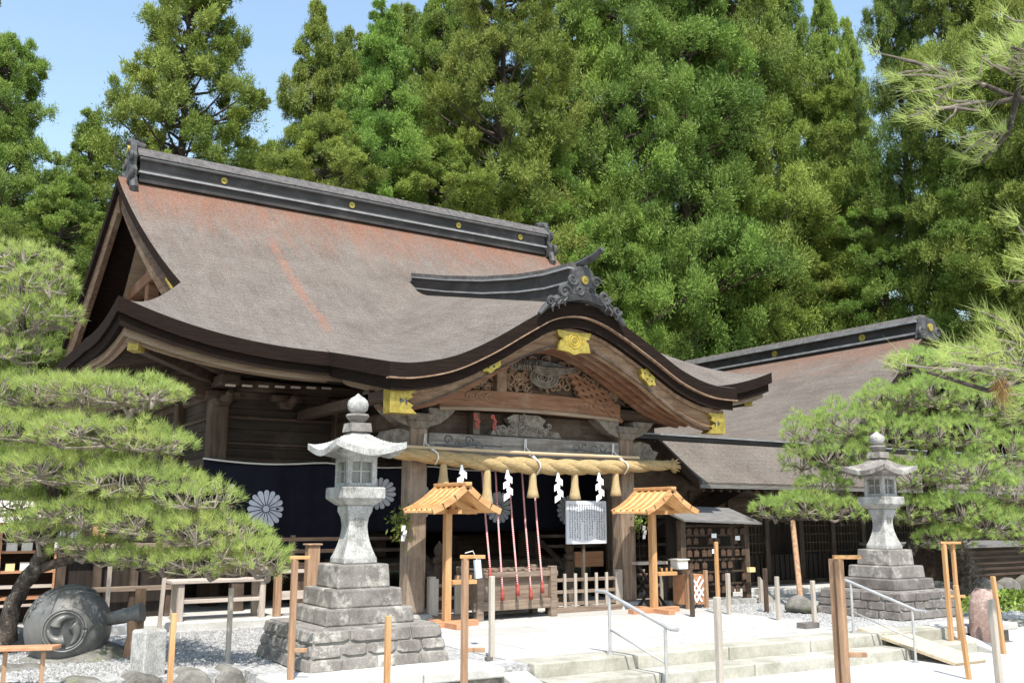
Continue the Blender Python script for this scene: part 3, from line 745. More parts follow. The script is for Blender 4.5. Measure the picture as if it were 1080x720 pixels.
# curved bargeboard of the porch gable
def hafu():
    xs_ = lin(4.93, 10.45, 80)
    bot = smooth_tab([(4.9, 2.56), (5.25, 2.62), (5.72, 2.80), (6.27, 3.08), (6.85, 3.37), (7.3, 3.54), (7.66, 3.58), (8.05, 3.53), (8.79, 3.20), (9.32, 2.89), (9.92, 2.62), (10.45, 2.55)])
    top = lambda x: interp(KT, x) - 0.335
    b = MB(); b.strip([(x, top(x)) for x in xs_], [(x, interp(bot, x)) for x in xs_], 10.28, 10.38)
    o = b.build('bargeboard', wood('bargeboard wood', (0.12, 0.066, 0.036), (0.25, 0.155, 0.09), 'x', c3=(0.32, 0.245, 0.165)), HALL)
    for f0, f1, y in ((.0, .20, 10.235), (.86, 1.0, 10.25)):
        q = MB(); q.strip([(x, top(x) + (interp(bot, x) - top(x)) * f0 + .001) for x in xs_], [(x, top(x) + (interp(bot, x) - top(x)) * f1) for x in xs_], y, 10.279)
        q.build('board_moulding', W_X if f0 else CARVE, o)
    for s, x0, x1 in ((1, 4.90, 5.26), (-1, 10.13, 10.46)):           # gilded ends
        za, zb = 2.83, 2.53
        xa_, xb_ = (x0, x1) if s > 0 else (x1, x0)
        m_ = MB(); d = xb_ - xa_
        m_.prism([(xa_, zb), (xa_, za), (xb_, za), (xb_ - d * .22, za - .07), (xb_ - d * .14, za - .1), (xb_ - d * .4, (za + zb) / 2), (xb_ - d * .14, zb + .1), (xb_ - d * .22, zb + .07), (xb_, zb)], 10.215, 10.40, 'y')
        e = m_.build('gold_fitting', GOLD, o)
        k = MB(); cx, cz = (xa_ + d * .42), (za + zb) / 2
        k.prism([(cx - .02, cz - .03), (cx + .035, cz), (cx - .02, cz + .03)], 10.205, 10.214, 'y'); k.prism([(cx + d * .2 - .012, cz - .05), (cx + d * .2 + .01, cz - .01), (cx + d * .2 - .012, cz + .03)], 10.205, 10.214, 'y')
        k.build('piercing', INK, e)
    m_ = MB(); cx, cz = XM - .02, 3.66                                        # gilded plate at the crown
    m_.prism([(cx - .27, cz - .14), (cx - .24, cz - .01), (cx - .19, cz + .02), (cx - .26, cz + .05), (cx - .29, cz + .14), (cx - .1, cz + .125), (cx + .1, cz + .125), (cx + .29, cz + .14),
              (cx + .26, cz + .05), (cx + .19, cz + .02), (cx + .24, cz - .01), (cx + .27, cz - .14), (cx + .1, cz - .155), (cx, cz - .19), (cx - .1, cz - .155)], 10.20, 10.27, 'y')
    e = m_.build('gold_fitting', GOLD, o)
    k = MB()
    for q in (.055, .095): k.tube([(cx + q * math.cos(a), 10.197, cz + q * math.sin(a)) for a in [2 * math.pi * i / 20 for i in range(21)]], .008, 5)
    for s in (-1, 1): k.prism([(cx + s * .15 - .008, cz - .03), (cx + s * .15 + .01, cz), (cx + s * .15 - .008, cz + .04)], 10.19, 10.199, 'y')
    k.build('engraving', GOLD_D, e)
    for s, cx, cz, an in ((1, 6.33, 3.23, .62), (-1, 8.95, 3.27, -.68)):
        m_ = MB()
        R_ = lambda a, b: (cx + a * math.cos(an) - b * math.sin(an), cz + a * math.sin(an) + b * math.cos(an))
        out = [(.155 * math.cos(t) * (1 + .13 * math.cos(6 * t)), .085 * math.sin(t) * (1 + .13 * math.cos(6 * t))) for t in [2 * math.pi * i / 36 for i in range(36)]]
        m_.prism([R_(a, b) for a, b in out], 10.20, 10.27, 'y')
        e = m_.build('gold_fitting', GOLD, o)
        k = MB()
        for a, b in ((-.08, 0), (0, .035), (0, -.035), (.08, 0)):
            u, v = R_(a, b); k.prism([(u + .014 * math.cos(t), v + .014 * math.sin(t)) for t in [2 * math.pi * i / 8 for i in range(8)]], 10.19, 10.199, 'y')
        k.build('piercing', INK, e)
    return top, bot
HTOP, HBOT = hafu()

# porch ceiling rafters following the curve
m = MB()
for y in (10.55, 10.75, 10.95):
    xs_ = lin(5.2, 10.2, 60)
    m.strip([(x, interp(KT, x) - 0.47) for x in xs_], [(x, interp(KT, x) - 0.56) for x in xs_], y, y + .07)
m.build('porch_rafters', RED_X, HALL)
m = MB()
for i in range(30):                                   # short boards crossing them
    x = 5.2 + i * 5.0 / 29
    m.bar((x, 10.42, interp(KT, x) - .462), (x, 11.2, interp(KT, x) - .462), .06, .02)
m.build('porch_laths', RED_X, HALL)

# posts and beams of the porch
PYp = 11.15
for x in (5.72, 9.22):
    m = MB(); m.cbox((x, PYp, .1), .26, .26, 2.35)
    o = m.build('porch_post', PORCHPOST, HALL, bevel=.03)
    q = MB(); q.frustum((x, PYp, -.02), .5, .5, .4, .4, .12); q.build('post_base', STONE_W, o, bevel=.03)
    q = MB()                                         # bracket block above the post
    q.frustum((x, PYp, 2.44), .26, .26, .36, .36, .1); q.cbox((x, PYp, 2.54), .38, .34, .1)
    q.build('bracket_block', CARVE_G, o, bevel=.015)
    for s in (-1, 1):
        q = MB(); q.prism([(x + s * .14, 2.46), (x + s * .32, 2.52), (x + s * .48, 2.64), (x + s * .56, 2.73), (x + s * .14, 2.73)], PYp - .12, PYp + .12, 'y')
        q.build('bracket_arm', CARVE_G, o, bevel=.015)
# lower beam with carved ends
m = MB(); m.box(5.86, 9.08, PYp - .12, PYp + .12, 2.10, 2.40)
lb = m.build('porch_beam', GREY_X, HALL, bevel=.025)
m = MB(); m.box(5.95, 8.99, PYp - .135, PYp - .12, 2.12, 2.20)
m.build('beam_moulding', GREY_X, lb, bevel=.008)
m = MB()
for s, x in ((1, 6.15), (-1, 8.75)):
    for k in range(4):
        spiral(m, (x + s * k * .16, PYp - .122, 2.29 + .02 * (-1) ** k), .07, 1.2, .014, 'xz', s * (-1) ** k)
    m.tube([(x - s * .2, PYp - .122, 2.24), (x + s * .1, PYp - .124, 2.235), (x + s * .4, PYp - .124, 2.27), (x + s * .85, PYp - .122, 2.25)], [.012, .018, .018, .006], 6)
m.each('beam_carving', CARVE_D, lb, per=5)
for s, x in ((-1, 5.59), (1, 9.35)):                       # nosings beyond the posts
    m = MB(); m.prism([(x, 2.10), (x + s * .22, 2.07), (x + s * .42, 2.16), (x + s * .50, 2.28), (x + s * .38, 2.31), (x + s * .33, 2.39), (x + s * .15, 2.43), (x, 2.40)], PYp - .11, PYp + .11, 'y')
    spiral(m, (x + s * .26, PYp - .115, 2.24), .11, 1.6, .02, 'xz', s)
    m.build('beam_nosing', CARVE_G, lb, bevel=.02)
# frog-leg carving between the beams
m = MB()
m.prism([(6.85, 2.415), (8.05, 2.415), (8.0, 2.50), (7.8, 2.50), (7.72, 2.58), (7.78, 2.66), (7.66, 2.72), (7.24, 2.72), (7.12, 2.66), (7.18, 2.58), (7.1, 2.50), (6.9, 2.50)], PYp - .06, PYp + .05, 'y')
for i in range(26):
    a = random.uniform(0, 6.28); u = random.uniform(-.52, .52); v = 2.45 + random.random() * (.25 - abs(u) * .35)
    spiral(m, (7.45 + u, PYp - .07, v), random.uniform(.03, .065), 1.3, .018, 'xz', random.choice((-1, 1)), a, n=14)
m.build('frog_leg_carving', CARVE_G, HALL)
m = MB(); m.cbox((6.62, PYp, 2.41), .1, .14, .30)
m.build('strut', W_Z, HALL)
for x in (6.60, 6.86):
    m = MB()
    for k in range(5): spiral(m, (x + random.uniform(-.03, .03), PYp - .12, 2.52 + k * .035), .03, 1.1, .012, 'xz', random.choice((-1, 1)), k, n=10)
    m.build('painted_carving', mat('faded red paint', (0.36, 0.06, 0.05), (0.45, 0.12, 0.09), 9), HALL)
m = MB(); m.box(5.86, 9.08, PYp + .10, PYp + .14, 2.40, 2.72); m.build('panel', W_X, HALL)
# upper rainbow beam
xs_ = lin(6.0, 9.1, 30)
m = MB(); m.strip([(x, 2.97 + .06 * (1 - ((x - 7.55) / 1.55) ** 2)) for x in xs_], [(x, 2.72 + .04 * (1 - ((x - 7.55) / 1.55) ** 2)) for x in xs_], PYp - .14, PYp + .14)
rb = m.build('rainbow_beam', RED_X, HALL, bevel=.02)
m = MB(); m.strip([(x, 2.745 + .04 * (1 - ((x - 7.55) / 1.55) ** 2)) for x in xs_], [(x, 2.70 + .04 * (1 - ((x - 7.55) / 1.55) ** 2)) for x in xs_], PYp - .16, PYp - .141)
m.build('beam_moulding', SOFFIT, rb)
m = MB()
for s, x in ((1, 6.45), (-1, 8.72)):
    for k in range(3):
        spiral(m, (x + s * k * .16, PYp - .142, 2.91), .06, 1.2, .013, 'xz', s, 1)
m.each('beam_carving', CARVE, rb, per=3)
# carved tympanum under the curve
xs_ = lin(6.1, 9.3, 40)
m = MB(); m.strip([(x, interp(KT, x) - .5) for x in xs_], [(x, min(2.99, interp(KT, x) - .55)) for x in xs_], PYp + .0, PYp + .05)
ty = m.build('tympanum', mat('tympanum back board', (0.06, 0.04, 0.03), (0.12, 0.08, 0.055), 4, (1, 6, 6)), HALL)
m = MB()
for i in range(120):
    x = random.uniform(6.25, 9.1); zt = interp(KT, x) - .56
    if zt < 3.06: continue
    z = random.uniform(3.05, zt)
    spiral(m, (x, PYp - .03 - random.random() * .03, z), random.uniform(.05, .11), random.uniform(.8, 1.6), random.uniform(.016, .026), 'xz', random.choice((-1, 1)), random.uniform(0, 6.28), n=14)
m.build('wave_carving', CARVE, ty)
m = MB()                                               # pale whirl and dark cloud of the carving
for r, w in ((.22, .022), (.17, .02), (.12, .02)):
    pts = [(7.72 + r * 1.15 * math.cos(a) * (1 - .1 * a / 6), PYp - .12, 3.27 + r * .62 * math.sin(a)) for a in [2 * math.pi * i / 30 for i in range(31)]]
    m.tube(pts, w, 6)
spiral(m, (7.72, PYp - .13, 3.27), .1, 2.2, .02, 'xz', 1)
for k in range(4):
    m.tube([(7.5 + .02 * k, PYp - .12, 3.42 - k * .03), (7.75, PYp - .14, 3.40 - k * .035), (8.05, PYp - .12, 3.42 - .02 * k), (8.3, PYp - .1, 3.46 - .03 * k)], [.012, .02, .018, .008], 6)
for k in range(16):
    m.tube([(7.15 + k * .035, PYp - .11, 3.50), (7.13 + k * .035 + random.uniform(-.03, .03), PYp - .14, 3.42), (7.15 + k * .035, PYp - .12, 3.34)], [.008, .014, .006], 5)
m.build('whirl_carving', CARVE_G, ty)
m = MB()
m.prism([(7.12, 3.42), (7.3, 3.5), (7.66, 3.52), (8.1, 3.48), (8.3, 3.42), (8.1, 3.36), (7.8, 3.42), (7.5, 3.40), (7.3, 3.36)], PYp - .09, PYp - .03, 'y')
m.build('cloud_carving', CARVE_D, ty)
m = MB()                                               # feathered wing of the carved bird, right
for r in range(5):
    for k in range(5):
        a = Vector((8.1 + k * .16 + r * .05, PYp - .08 - .012 * r, 3.44 - r * .09 - k * .065))
        m.bar(a, a + Vector((.17, -.01, -.115)), .05, .06, (0, 1, 0))
m.build('wing_carving', RED_X, ty)
m = MB(); m.cbox((6.98, PYp - .08, 3.0), .16, .14, .34); m.cbox((6.98, PYp - .08, 3.34), .2, .18, .07); m.cbox((6.98, PYp - .08, 3.41), .28, .12, .06)
m.build('king_strut', CARVE, ty, bevel=.012)
# connecting beams from porch posts back to the hall, porch plates, eave plates
m = MB()
for x in (5.72, 9.22): m.box(x - .1, x + .1, PYp + .15, 13.6, 2.5, 2.72)
m.each('tie_beam', W_Y, HALL, bevel=.02)
m = MB(); m.box(5.0, 6.05, PYp - .1, PYp + .1, 2.74, 2.9); m.box(9.05, 10.3, PYp - .1, PYp + .1, 2.74, 2.9)
for x in (5.0, 10.2): m.box(x, x + .14, 10.42, 13.6, 2.72, 2.86)
m.each('porch_plate', W_X, HALL, bevel=.015)

# hall body
WY, WX0, WX1 = 13.7, 3.85, 12.0
m = MB()
for z0, z1 in ((2.10, 2.28), (2.285, 2.56), (2.565, 2.86), (2.865, 3.05), (3.055, 3.3)):
    m.box(WX0, WX1, WY, WY + .05, z0, z1)
    m.box(WX0, WX0 + .05, WY + .06, 20.0, z0, z1)
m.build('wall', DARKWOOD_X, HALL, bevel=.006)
m = MB()
for z, h, d in ((2.70, .045, .06), (2.33, .035, .05), (3.0, .1, .05), (2.02, .12, .1)):
    m.box(WX0 + .02, WX1, WY - d, WY - .001, z, z + h)
    m.box(WX0 - d, WX0 - .001, WY, 20, z, z + h)
m.build('wall_rail', W_X, HALL, bevel=.008)
for x in (3.85, 5.72, 9.22, 11.9):
    q = MB(); q.box(x - .13, x + .13, WY - .14, WY + .12, .1, 3.1); q.build('hall_post', W_Z, HALL, bevel=.03)
for y in (15.6, 17.6, 19.6):
    q = MB(); q.box(WX0 - .13, WX0 + .1, y - .12, y + .12, .1, 3.1); q.build('hall_post', W_Z, HALL, bevel=.03)
m = MB()                                               # plate beams and bracket blocks under the eaves
m.box(3.2, 12.6, WY - .16, WY + .1, 3.1, 3.26); m.box(WX0 - .16, WX0 + .1, 13.0, 20.5, 3.1, 3.26)
m.each('wall_plate', W_X, HALL, bevel=.02)
m = MB()
for x in (3.85, 4.78, 5.72):
    m.frustum((x, WY - .2, 2.86), .16, .16, .28, .24, .1); m.cbox((x, WY - .2, 2.96), .46, .18, .1)
    m.tube([(x, WY - .2, 2.98), (x, WY - .5, 2.94), (x, WY - .62, 3.02)], [.07, .07, .05], 8)
m.each('bracket', W_X, HALL, per=3, bevel=.012)
m = MB()                                               # carved beam end at the corner
m.prism([(3.72, 2.98), (3.5, 2.95), (3.32, 3.02), (3.26, 3.12), (3.4, 3.2), (3.72, 3.2)], WY - .14, WY + .08, 'y'); m.build('beam_nosing', W_X, HALL, bevel=.02)
# rafters and soffit laths of the front and the left eave
m = MB()
for i in range(22):
    x = 2.55 + i * .115
    y0 = 12.32
    m.bar((x, y0, zmain(x, y0) - .50), (x, WY + .1, zmain(x, y0) - .50 + (WY + .1 - y0) * .18), .055, .07)
for i in range(26):
    x = 9.3 + .2 * i / 2 + 1.2
    if x > 13.2: break
    m.bar((x, 12.32, zmain(x, 12.32) - .50), (x, WY + .1, zmain(x, 12.32) - .26), .055, .07)
m.build('rafters', W_Y, HALL)
m = MB()
for i in range(56):
    y = 12.55 + i * .15
    x0 = 2.42
    m.bar((x0, y, zskirt(x0, y) - .50), (WX0, y, zskirt(x0, y) - .22), .055, .07)
m.build('rafters', W_X, HALL)
m = MB()                                               # soffit boards above the rafters
m.add([(2.5, 12.28, zmain(2.5, 12.3) - .452), (4.8, 12.28, zmain(4.8, 12.3) - .452), (4.8, 13.9, 3.34), (3.4, 13.9, 3.40)], [(0, 1, 2, 3)])
m.build('soffit', SOFFIT, HALL)
m = MB(); m.bar((2.38, 12.28, 3.42), (3.85, 13.7, 3.22), .13, .15)
hr = m.build('hip_rafter', W_X, HALL, bevel=.01)
m = MB(); m.bar((2.36, 12.26, 3.42), (2.46, 12.36, 3.405), .15, .17); m.build('gold_fitting', GOLD, hr)
m = MB(); m.bar((XR - .3, 12.28, 3.42), (WX1, 13.7, 3.2), .13, .15)
hr = m.build('hip_rafter', W_X, HALL, bevel=.01)
m = MB(); m.bar((XR - .28, 12.26, 3.42), (XR - .38, 12.36, 3.405), .15, .17); m.build('gold_fitting', GOLD, hr)
# pale fascia along the front and side eave
m = MB()
def fas(x): return (x, 12.25, zmain(x, 12.2) - .42)
P_ = [fas(x) for x in lin(2.3, 4.9, 16)]
for a, b in zip(P_[:-1], P_[1:]): m.bar(a, b, .05, .15)
P_ = [(2.32, y, zskirt(2.3, y) - .42) for y in lin(12.25, 21.3, 30)]
for a, b in zip(P_[:-1], P_[1:]): m.bar(a, b, .05, .15)
m.build('fascia', SOFFIT, HALL)
m = MB()                                               # white tipped small rafter ends
for i in range(7):
    x = 3.75 + i * .23; m.cbox((x, WY - .9, 3.05 + .01 * i), .13, .05, .025)
m.each('rafter_tip', PALE_X, HALL)

# left gable: bargeboards, wall, struts
def gable(xg, s):
    m = MB()
    for side in (-1, 1):
        ys_ = lin(0.12, 2.98, 16)
        top = [(RY + side * d, zd(d) - .16) for d in ys_]; bot = [(RY + side * d, zd(d) - .16 - .34 - .05 * d) for d in ys_]
        n = len(ys_); X_ = lambda q, dx: xverge(q, xg < XM) + s * (.07 + dx)
        vs = [(X_(a, 0), a, b) for a, b in top] + [(X_(a, 0), a, b) for a, b in bot] + [(X_(a, .09), a, b) for a, b in top] + [(X_(a, .09), a, b) for a, b in bot]
        fs = []
        for i in range(n - 1):
            fs += [(n + i, n + i + 1, i + 1, i), (2 * n + i, 2 * n + i + 1, 3 * n + i + 1, 3 * n + i), (i, i + 1, 2 * n + i + 1, 2 * n + i), (3 * n + i, 3 * n + i + 1, n + i + 1, n + i)]
        fs += [(0, 2 * n, 3 * n, n), (n - 1, 2 * n - 1, 4 * n - 1, 3 * n - 1)]
        m.add(vs, fs)
    return m.build('gable_bargeboard', BARGE, HALL)
BARGE = wood('gable board wood', (0.055, 0.032, 0.02), (0.13, 0.08, 0.047), 'y', c3=(0.19, 0.14, 0.09))
gb = gable(2.88, 1)
for d in (2.45,):
    for side in (-1, 1):
        q = MB(); y = RY + side * d; x_ = xverge(y) + .055; q.bar((x_, y, zd(d) - .22), (x_ + .05, y + side * .32, zd(d + .32) - .24), .03, .11, (1, 0, 0)); q.build('gold_fitting', GOLD, gb)
gable(11.9, -1)
m = MB()
for k in range(11):
    d0 = -3.15 + k * .57
    y0, y1 = RY + d0, RY + d0 + .56
    m.hexa([(3.62, y0, 3.9), (3.68, y0, 3.9), (3.68, y1, 3.9), (3.62, y1, 3.9), (3.62, y0, zd(abs(d0)) - .3), (3.68, y0, zd(abs(d0)) - .3), (3.68, y1, zd(abs(d0 + .56)) - .3), (3.62, y1, zd(abs(d0 + .56)) - .3)])
m.build('gable_wall', W_Z, HALL)
m = MB()
for z, w in ((4.6, 2.45), (5.25, 1.75)): m.box(3.36, 3.6, RY - w, RY + w, z, z + .22)
for y in (RY - 1.4, RY, RY + 1.4): m.box(3.38, 3.58, y - .12, y + .12, 4.82, 5.25)
m.box(3.38, 3.58, RY - .12, RY + .12, 5.47, 6.6)
m.build('gable_truss', RED_X, HALL, bevel=.02)
m = MB(); m.box(11.2, 11.26, RY - 2.2, RY + 2.2, 3.9, 5.0); m.build('gable_wall', W_Z, HALL)

# floor, steps, railing, inside
m = MB(); m.box(3.0, 12.5, 12.6, 20.5, .55, .66); m.build('floor', W_X, HALL, bevel=.01)
m = MB(); m.box(3.0, 5.3, 13.9, 13.96, .12, .54)  # dark sheet standing in for the shaded void under the floor
m.build('underfloor_shade', DARKWOOD_X, HALL)
m = MB(); m.prism([(2.2, 11.75), (4.95, 11.6), (4.95, 20.8), (2.2, 20.8)], -.05, .10, 'z'); m.box(4.95, 12.3, 11.35, 20.8, -.05, .03)
m.build('podium', SLAB, HALL, bevel=.02)
for i in range(4):
    q = MB(); q.box(6.5, 8.55, 11.75 + i * .22, 12.6, .03 + i * .13, .16 + i * .13 - .004); q.build('wooden_step', W_X, HALL, bevel=.01)
for x in (6.42, 8.63):
    q = MB(); q.lathe([(.0, 0), (.075, 0), (.075, .62), (.05, .64), (.085, .68), (.085, .72), (.05, .75), (.075, .80), (.07, .86), (.02, .93), (0, .96)], (x, 11.72, .03), 14)
    q.build('newel_post', W_Z, HALL, smooth=True, auto=50)
    q = MB(); q.bar((x, 11.72, .52), (x, 12.6, 1.0), .06, .06); q.bar((x, 11.72, .3), (x, 12.6, .78), .05, .05); q.build('stair_rail', W_Y, HALL, bevel=.01)
for x0, x1 in ((3.0, 6.35), (8.7, 12.4)):
    m = MB()
    for z in (.82, .98): m.box(x0, x1, 12.64, 12.70, z, z + .05)
    n = int((x1 - x0) / .75)
    for i in range(n + 1): m.box(x0 + (x1 - x0) * i / n - .03, x0 + (x1 - x0) * i / n + .03, 12.645, 12.695, .66, 1.06)
    m.build('veranda_railing', W_X, HALL, bevel=.006)
m = MB()
for z in (.82, .98): m.box(3.02, 3.08, 12.72, 20, z, z + .05)
for i in range(8): m.box(3.025, 3.075, 12.8 + i, 12.86 + i, .66, 1.06)
m.build('veranda_railing', W_Y, HALL, bevel=.006)
m = MB()
for x in (3.1, 3.95, 4.8): m.box(x - .08, x + .08, 12.66, 12.8, .1, .55)
m.each('floor_post', W_Z, HALL)
# back wall with a lattice window that shows the light outside
m = MB(); BY = 18.6
m.box(WX0, 7.4, BY, BY + .06, .66, 3.1); m.box(8.7, WX1, BY, BY + .06, .66, 3.1); m.box(7.4, 8.7, BY, BY + .06, .66, .9); m.box(7.4, 8.7, BY, BY + .06, 1.5, 3.1)
m.box(WX1, WX1 + .05, WY, 20, .66, 3.3)
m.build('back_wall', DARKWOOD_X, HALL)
m = MB()
for i in range(10): m.box(7.42 + i * .14, 7.46 + i * .14, BY + .0, BY + .05, .9, 1.5)
m.box(7.4, 8.7, BY + .051, BY + .07, 1.18, 1.22)
m.build('window_lattice', DARKWOOD, HALL)
m = MB(); m.box(WX0, WX1, WY + .1, 20, 3.3, 3.34); m.build('ceiling', DARKWOOD_X, HALL)
# dais and tables inside, seen as dim shapes
m = MB(); m.box(6.1, 7.0, 14.6, 15.2, .66, 1.05); m.box(8.3, 9.6, 14.5, 15.0, .66, 1.0); m.each('inner_dais', W_X, HALL, bevel=.015)

# ------------------------------------------------------------------ curtain with chrysanthemum crests
CY = 13.42
cur = thing('crest_curtain', 'deep navy cloth curtain with large white chrysanthemum crests across the hall front', 'curtain', (7.6, CY, 1.4))
def fold(x): return .026 * math.sin(x * 5.2) + .012 * math.sin(x * 13 + 1) + .006 * math.sin(x * 29)
def curtain_sheet(x0, x1, zb, sagn):
    m = MB(); rows = []
    n = int((x1 - x0) / .05)
    for i in range(n + 1):
        x = x0 + (x1 - x0) * i / n
        u = ((x - x0) % sagn) / sagn
        zt = 2.10 - .05 * math.sin(u * math.pi)
        rows.append([(x, CY + fold(x), zt + (zb - zt) * k / 12) for k in range(13)])
    m2 = MB(); nn = len(rows); kk = 13
    vs = [p for r in rows for p in r]
    vs += [(p[0], p[1] + .012, p[2]) for r in rows for p in r]
    o = nn * kk
    fs = []
    for i in range(nn - 1):
        for j in range(kk - 1):
            a, b, c_, d = i * kk + j, i * kk + j + 1, (i + 1) * kk + j + 1, (i + 1) * kk + j
            fs += [(a, b, c_, d), (o + d, o + c_, o + b, o + a)]
        fs += [(i * kk, (i + 1) * kk, o + (i + 1) * kk, o + i * kk), (i * kk + kk - 1, o + i * kk + kk - 1, o + (i + 1) * kk + kk - 1, (i + 1) * kk + kk - 1)]
    m2.add(vs, fs); return m2
curtain_sheet(3.62, 5.9, .70, 1.75).build('cloth', NAVY, cur, smooth=True)
curtain_sheet(5.9, 12.2, 1.08, 1.6).build('cloth', NAVY, cur, smooth=True)
m = MB(); m.tube([(3.6, CY - .03, 2.10)] + [(3.62 + i * .2, CY - .03, 2.10 - .05 * math.sin(((i * .2) % 1.75) / 1.75 * math.pi)) for i in range(43)], .012, 6)
m.build('hanging_cord', CORD, cur)
for (x, z, r, sx, tl) in ((4.52, 1.42, .265, 1, 0), (6.30, 1.66, .24, 1.15, .3), (7.00, 1.54, .25, 1, 0), (8.45, 1.46, .26, 1, 0), (9.88, 1.42, .25, 1, 0), (11.2, 1.42, .25, 1, 0)):
    co = crest16('crest', (x, CY - .008, z), r, CREST, cur, th=.006, sx=sx, tilt=tl)
    for v_ in co.data.vertices: v_.co.y += fold(v_.co.x + 7.6)
m = MB()                                                # small floral dye mark near the left edge
for k in range(3):
    m.prism([(3.98 + .02 * k + .03 * math.cos(a), 1.66 + .07 * (k - 1) + .035 * math.sin(a)) for a in [2 * math.pi * i / 10 for i in range(10)]], CY - .045, CY - .05, 'y')
m.build('dye_mark', CREST, cur)

# ------------------------------------------------------------------ sacred rope
RPY = 10.86
rope = thing('sacred_rope', 'thick twisted straw rope slung across the porch posts with tassels and zigzag paper', 'rope', (7.6, RPY, 2.0))
def ropec(u):   # u in 0..1
    x = 5.28 + u * 4.62
    z = 2.10 - .10 * math.sin(u * math.pi) ** 1.1 - .02 * u
    return Vector((x, RPY, z))
def ropr(u): return .060 + .052 * math.sin(min(max((u + .04) / 1.08, 0), 1) * math.pi) ** .7
for ph in (0, 1, 2):
    m = MB(); pts, rad = [], []
    for i in range(150):
        u = i / 149; c_ = ropec(u); r = ropr(u); a = 2 * math.pi * (u * 3.9 + ph / 3)
        pts.append(c_ + Vector((0, math.cos(a), math.sin(a))) * r * .36); rad.append(r * .70)
    m.tube(pts, rad, 10); m.build('strand', STRAW, rope, smooth=True)
m = MB(); e = ropec(1); 
for k in range(40):
    a = random.uniform(0, 6.28); q = random.uniform(.05, .13)
    m.tube([e + Vector((-.05, 0, 0)), e + Vector((.07, math.cos(a) * .07, math.sin(a) * .07)), e + Vector((.13, math.cos(a) * q, math.sin(a) * q))], [.02, .016, .006], 5)
m.build('frayed_end', STRAW, rope)
def u_of_px(px):
    return min(max((atY(px, 490, RPY).x - 5.28) / 4.62, 0), 1)
for i, (px, ln_) in enumerate(((467, .33), (513, .52), (561, .36), (605, .38), (648, .36))):
    u = u_of_px(px); c_ = ropec(u); zt = c_.z - ropr(u) + .05
    m = MB(); m.lathe([(.03, 0), (.045, -.05), (.05, -.1), (.055, -ln_ * .55), (.075, -ln_ * .85), (.088, -ln_), (.07, -ln_ - .01), (0, -ln_)], (c_.x, RPY - .02, zt), 14)
    m.build('straw_tassel', STRAW_T, rope, smooth=True)
for px in (483, 531, 584, 627):
    u = u_of_px(px); c_ = ropec(u); z = c_.z - ropr(u) + .03; x = c_.x
    m = MB(); w = .048
    m.prism([(x - .012, z), (x + .012, z), (x + w * .8, z - .10), (x - w * .9, z - .12)], RPY - .10, RPY - .104, 'y')
    zz = z - .07
    for k in range(4):
        x0 = x + (.024 if k % 2 == 0 else -.024); y = RPY - .104 - .006 * k
        q = 1 if k % 2 == 0 else -1
        m.prism([(x0 - w, zz + .028 * q), (x0 + w, zz - .028 * q), (x0 + w, zz - .085 - .028 * q), (x0 - w, zz - .085 + .028 * q)], y, y - .004, 'y')
        zz -= .078
    m.build('paper_streamer', PAPER, rope)
for px in (452, 559, 652):
    u = u_of_px(px); c_ = ropec(u); r = ropr(u) + .03
    m = MB(); m.tube([(c_.x + .02, PYp - .17, 2.37), (c_.x + .015, PYp - .17, 2.25), (c_.x + .06, RPY - .02 - r, c_.z + .03), (c_.x + .08, RPY - r, c_.z - .02), (c_.x + .07, RPY - r * .4, c_.z - r * .85)], .010, 6)
    m.tube([(c_.x - .0, PYp - .17, 2.37), (c_.x - .01, PYp - .17, 2.2), (c_.x + .05, RPY - r * .9, c_.z + .06)], .009, 6)
    m.build('white_cord', CORD, rope, smooth=True)
m = MB(); m.tube([(5.2, RPY, 2.185), (7.5, RPY - .03, 2.165), (9.3, RPY, 2.17)], .022, 8); m.build('bamboo_pole', wood('bamboo', (0.40, 0.30, 0.19), (0.52, 0.42, 0.28), 'x'), rope)

# bell ropes
bl = ['leftmost red and white twisted bell rope, hanging behind the grey post', 'second red and white bell rope from the left above the offering box', 'middle one of the five red and white bell ropes',
      'second red and white bell rope from the right above the offering box', 'rightmost red and white bell rope, at the right end of the offering box']
for k, (a, b_, c_) in enumerate(((509, 517, 612), (523, 530, 633), (537, 546, 628), (551, 560, 632), (563, 572, 625))):
    top = atY(a, 505, 11.35); bot = atY(b_, c_, 10.60)
    top = top + (top - bot) * .22
    t = thing('bell_rope', bl[k], 'rope', tuple(bot), 'bell ropes in front of the offering box')
    m = MB(); mid = (top + bot) / 2 + Vector((.02, .03, -.02)); e = bot + Vector((0, 0, .13))
    m.tube([top, top * .7 + mid * .3, mid, mid * .4 + e * .6, e], .0125, 8); m.build('cord', BELLROPE, t, smooth=True)
    m = MB(); m.lathe([(.012, .16), (.020, .14), (.016, .12), (.024, .09), (.028, .0), (.0, .0)], tuple(bot), 10); m.build('tassel', REDCORD, t, smooth=True)

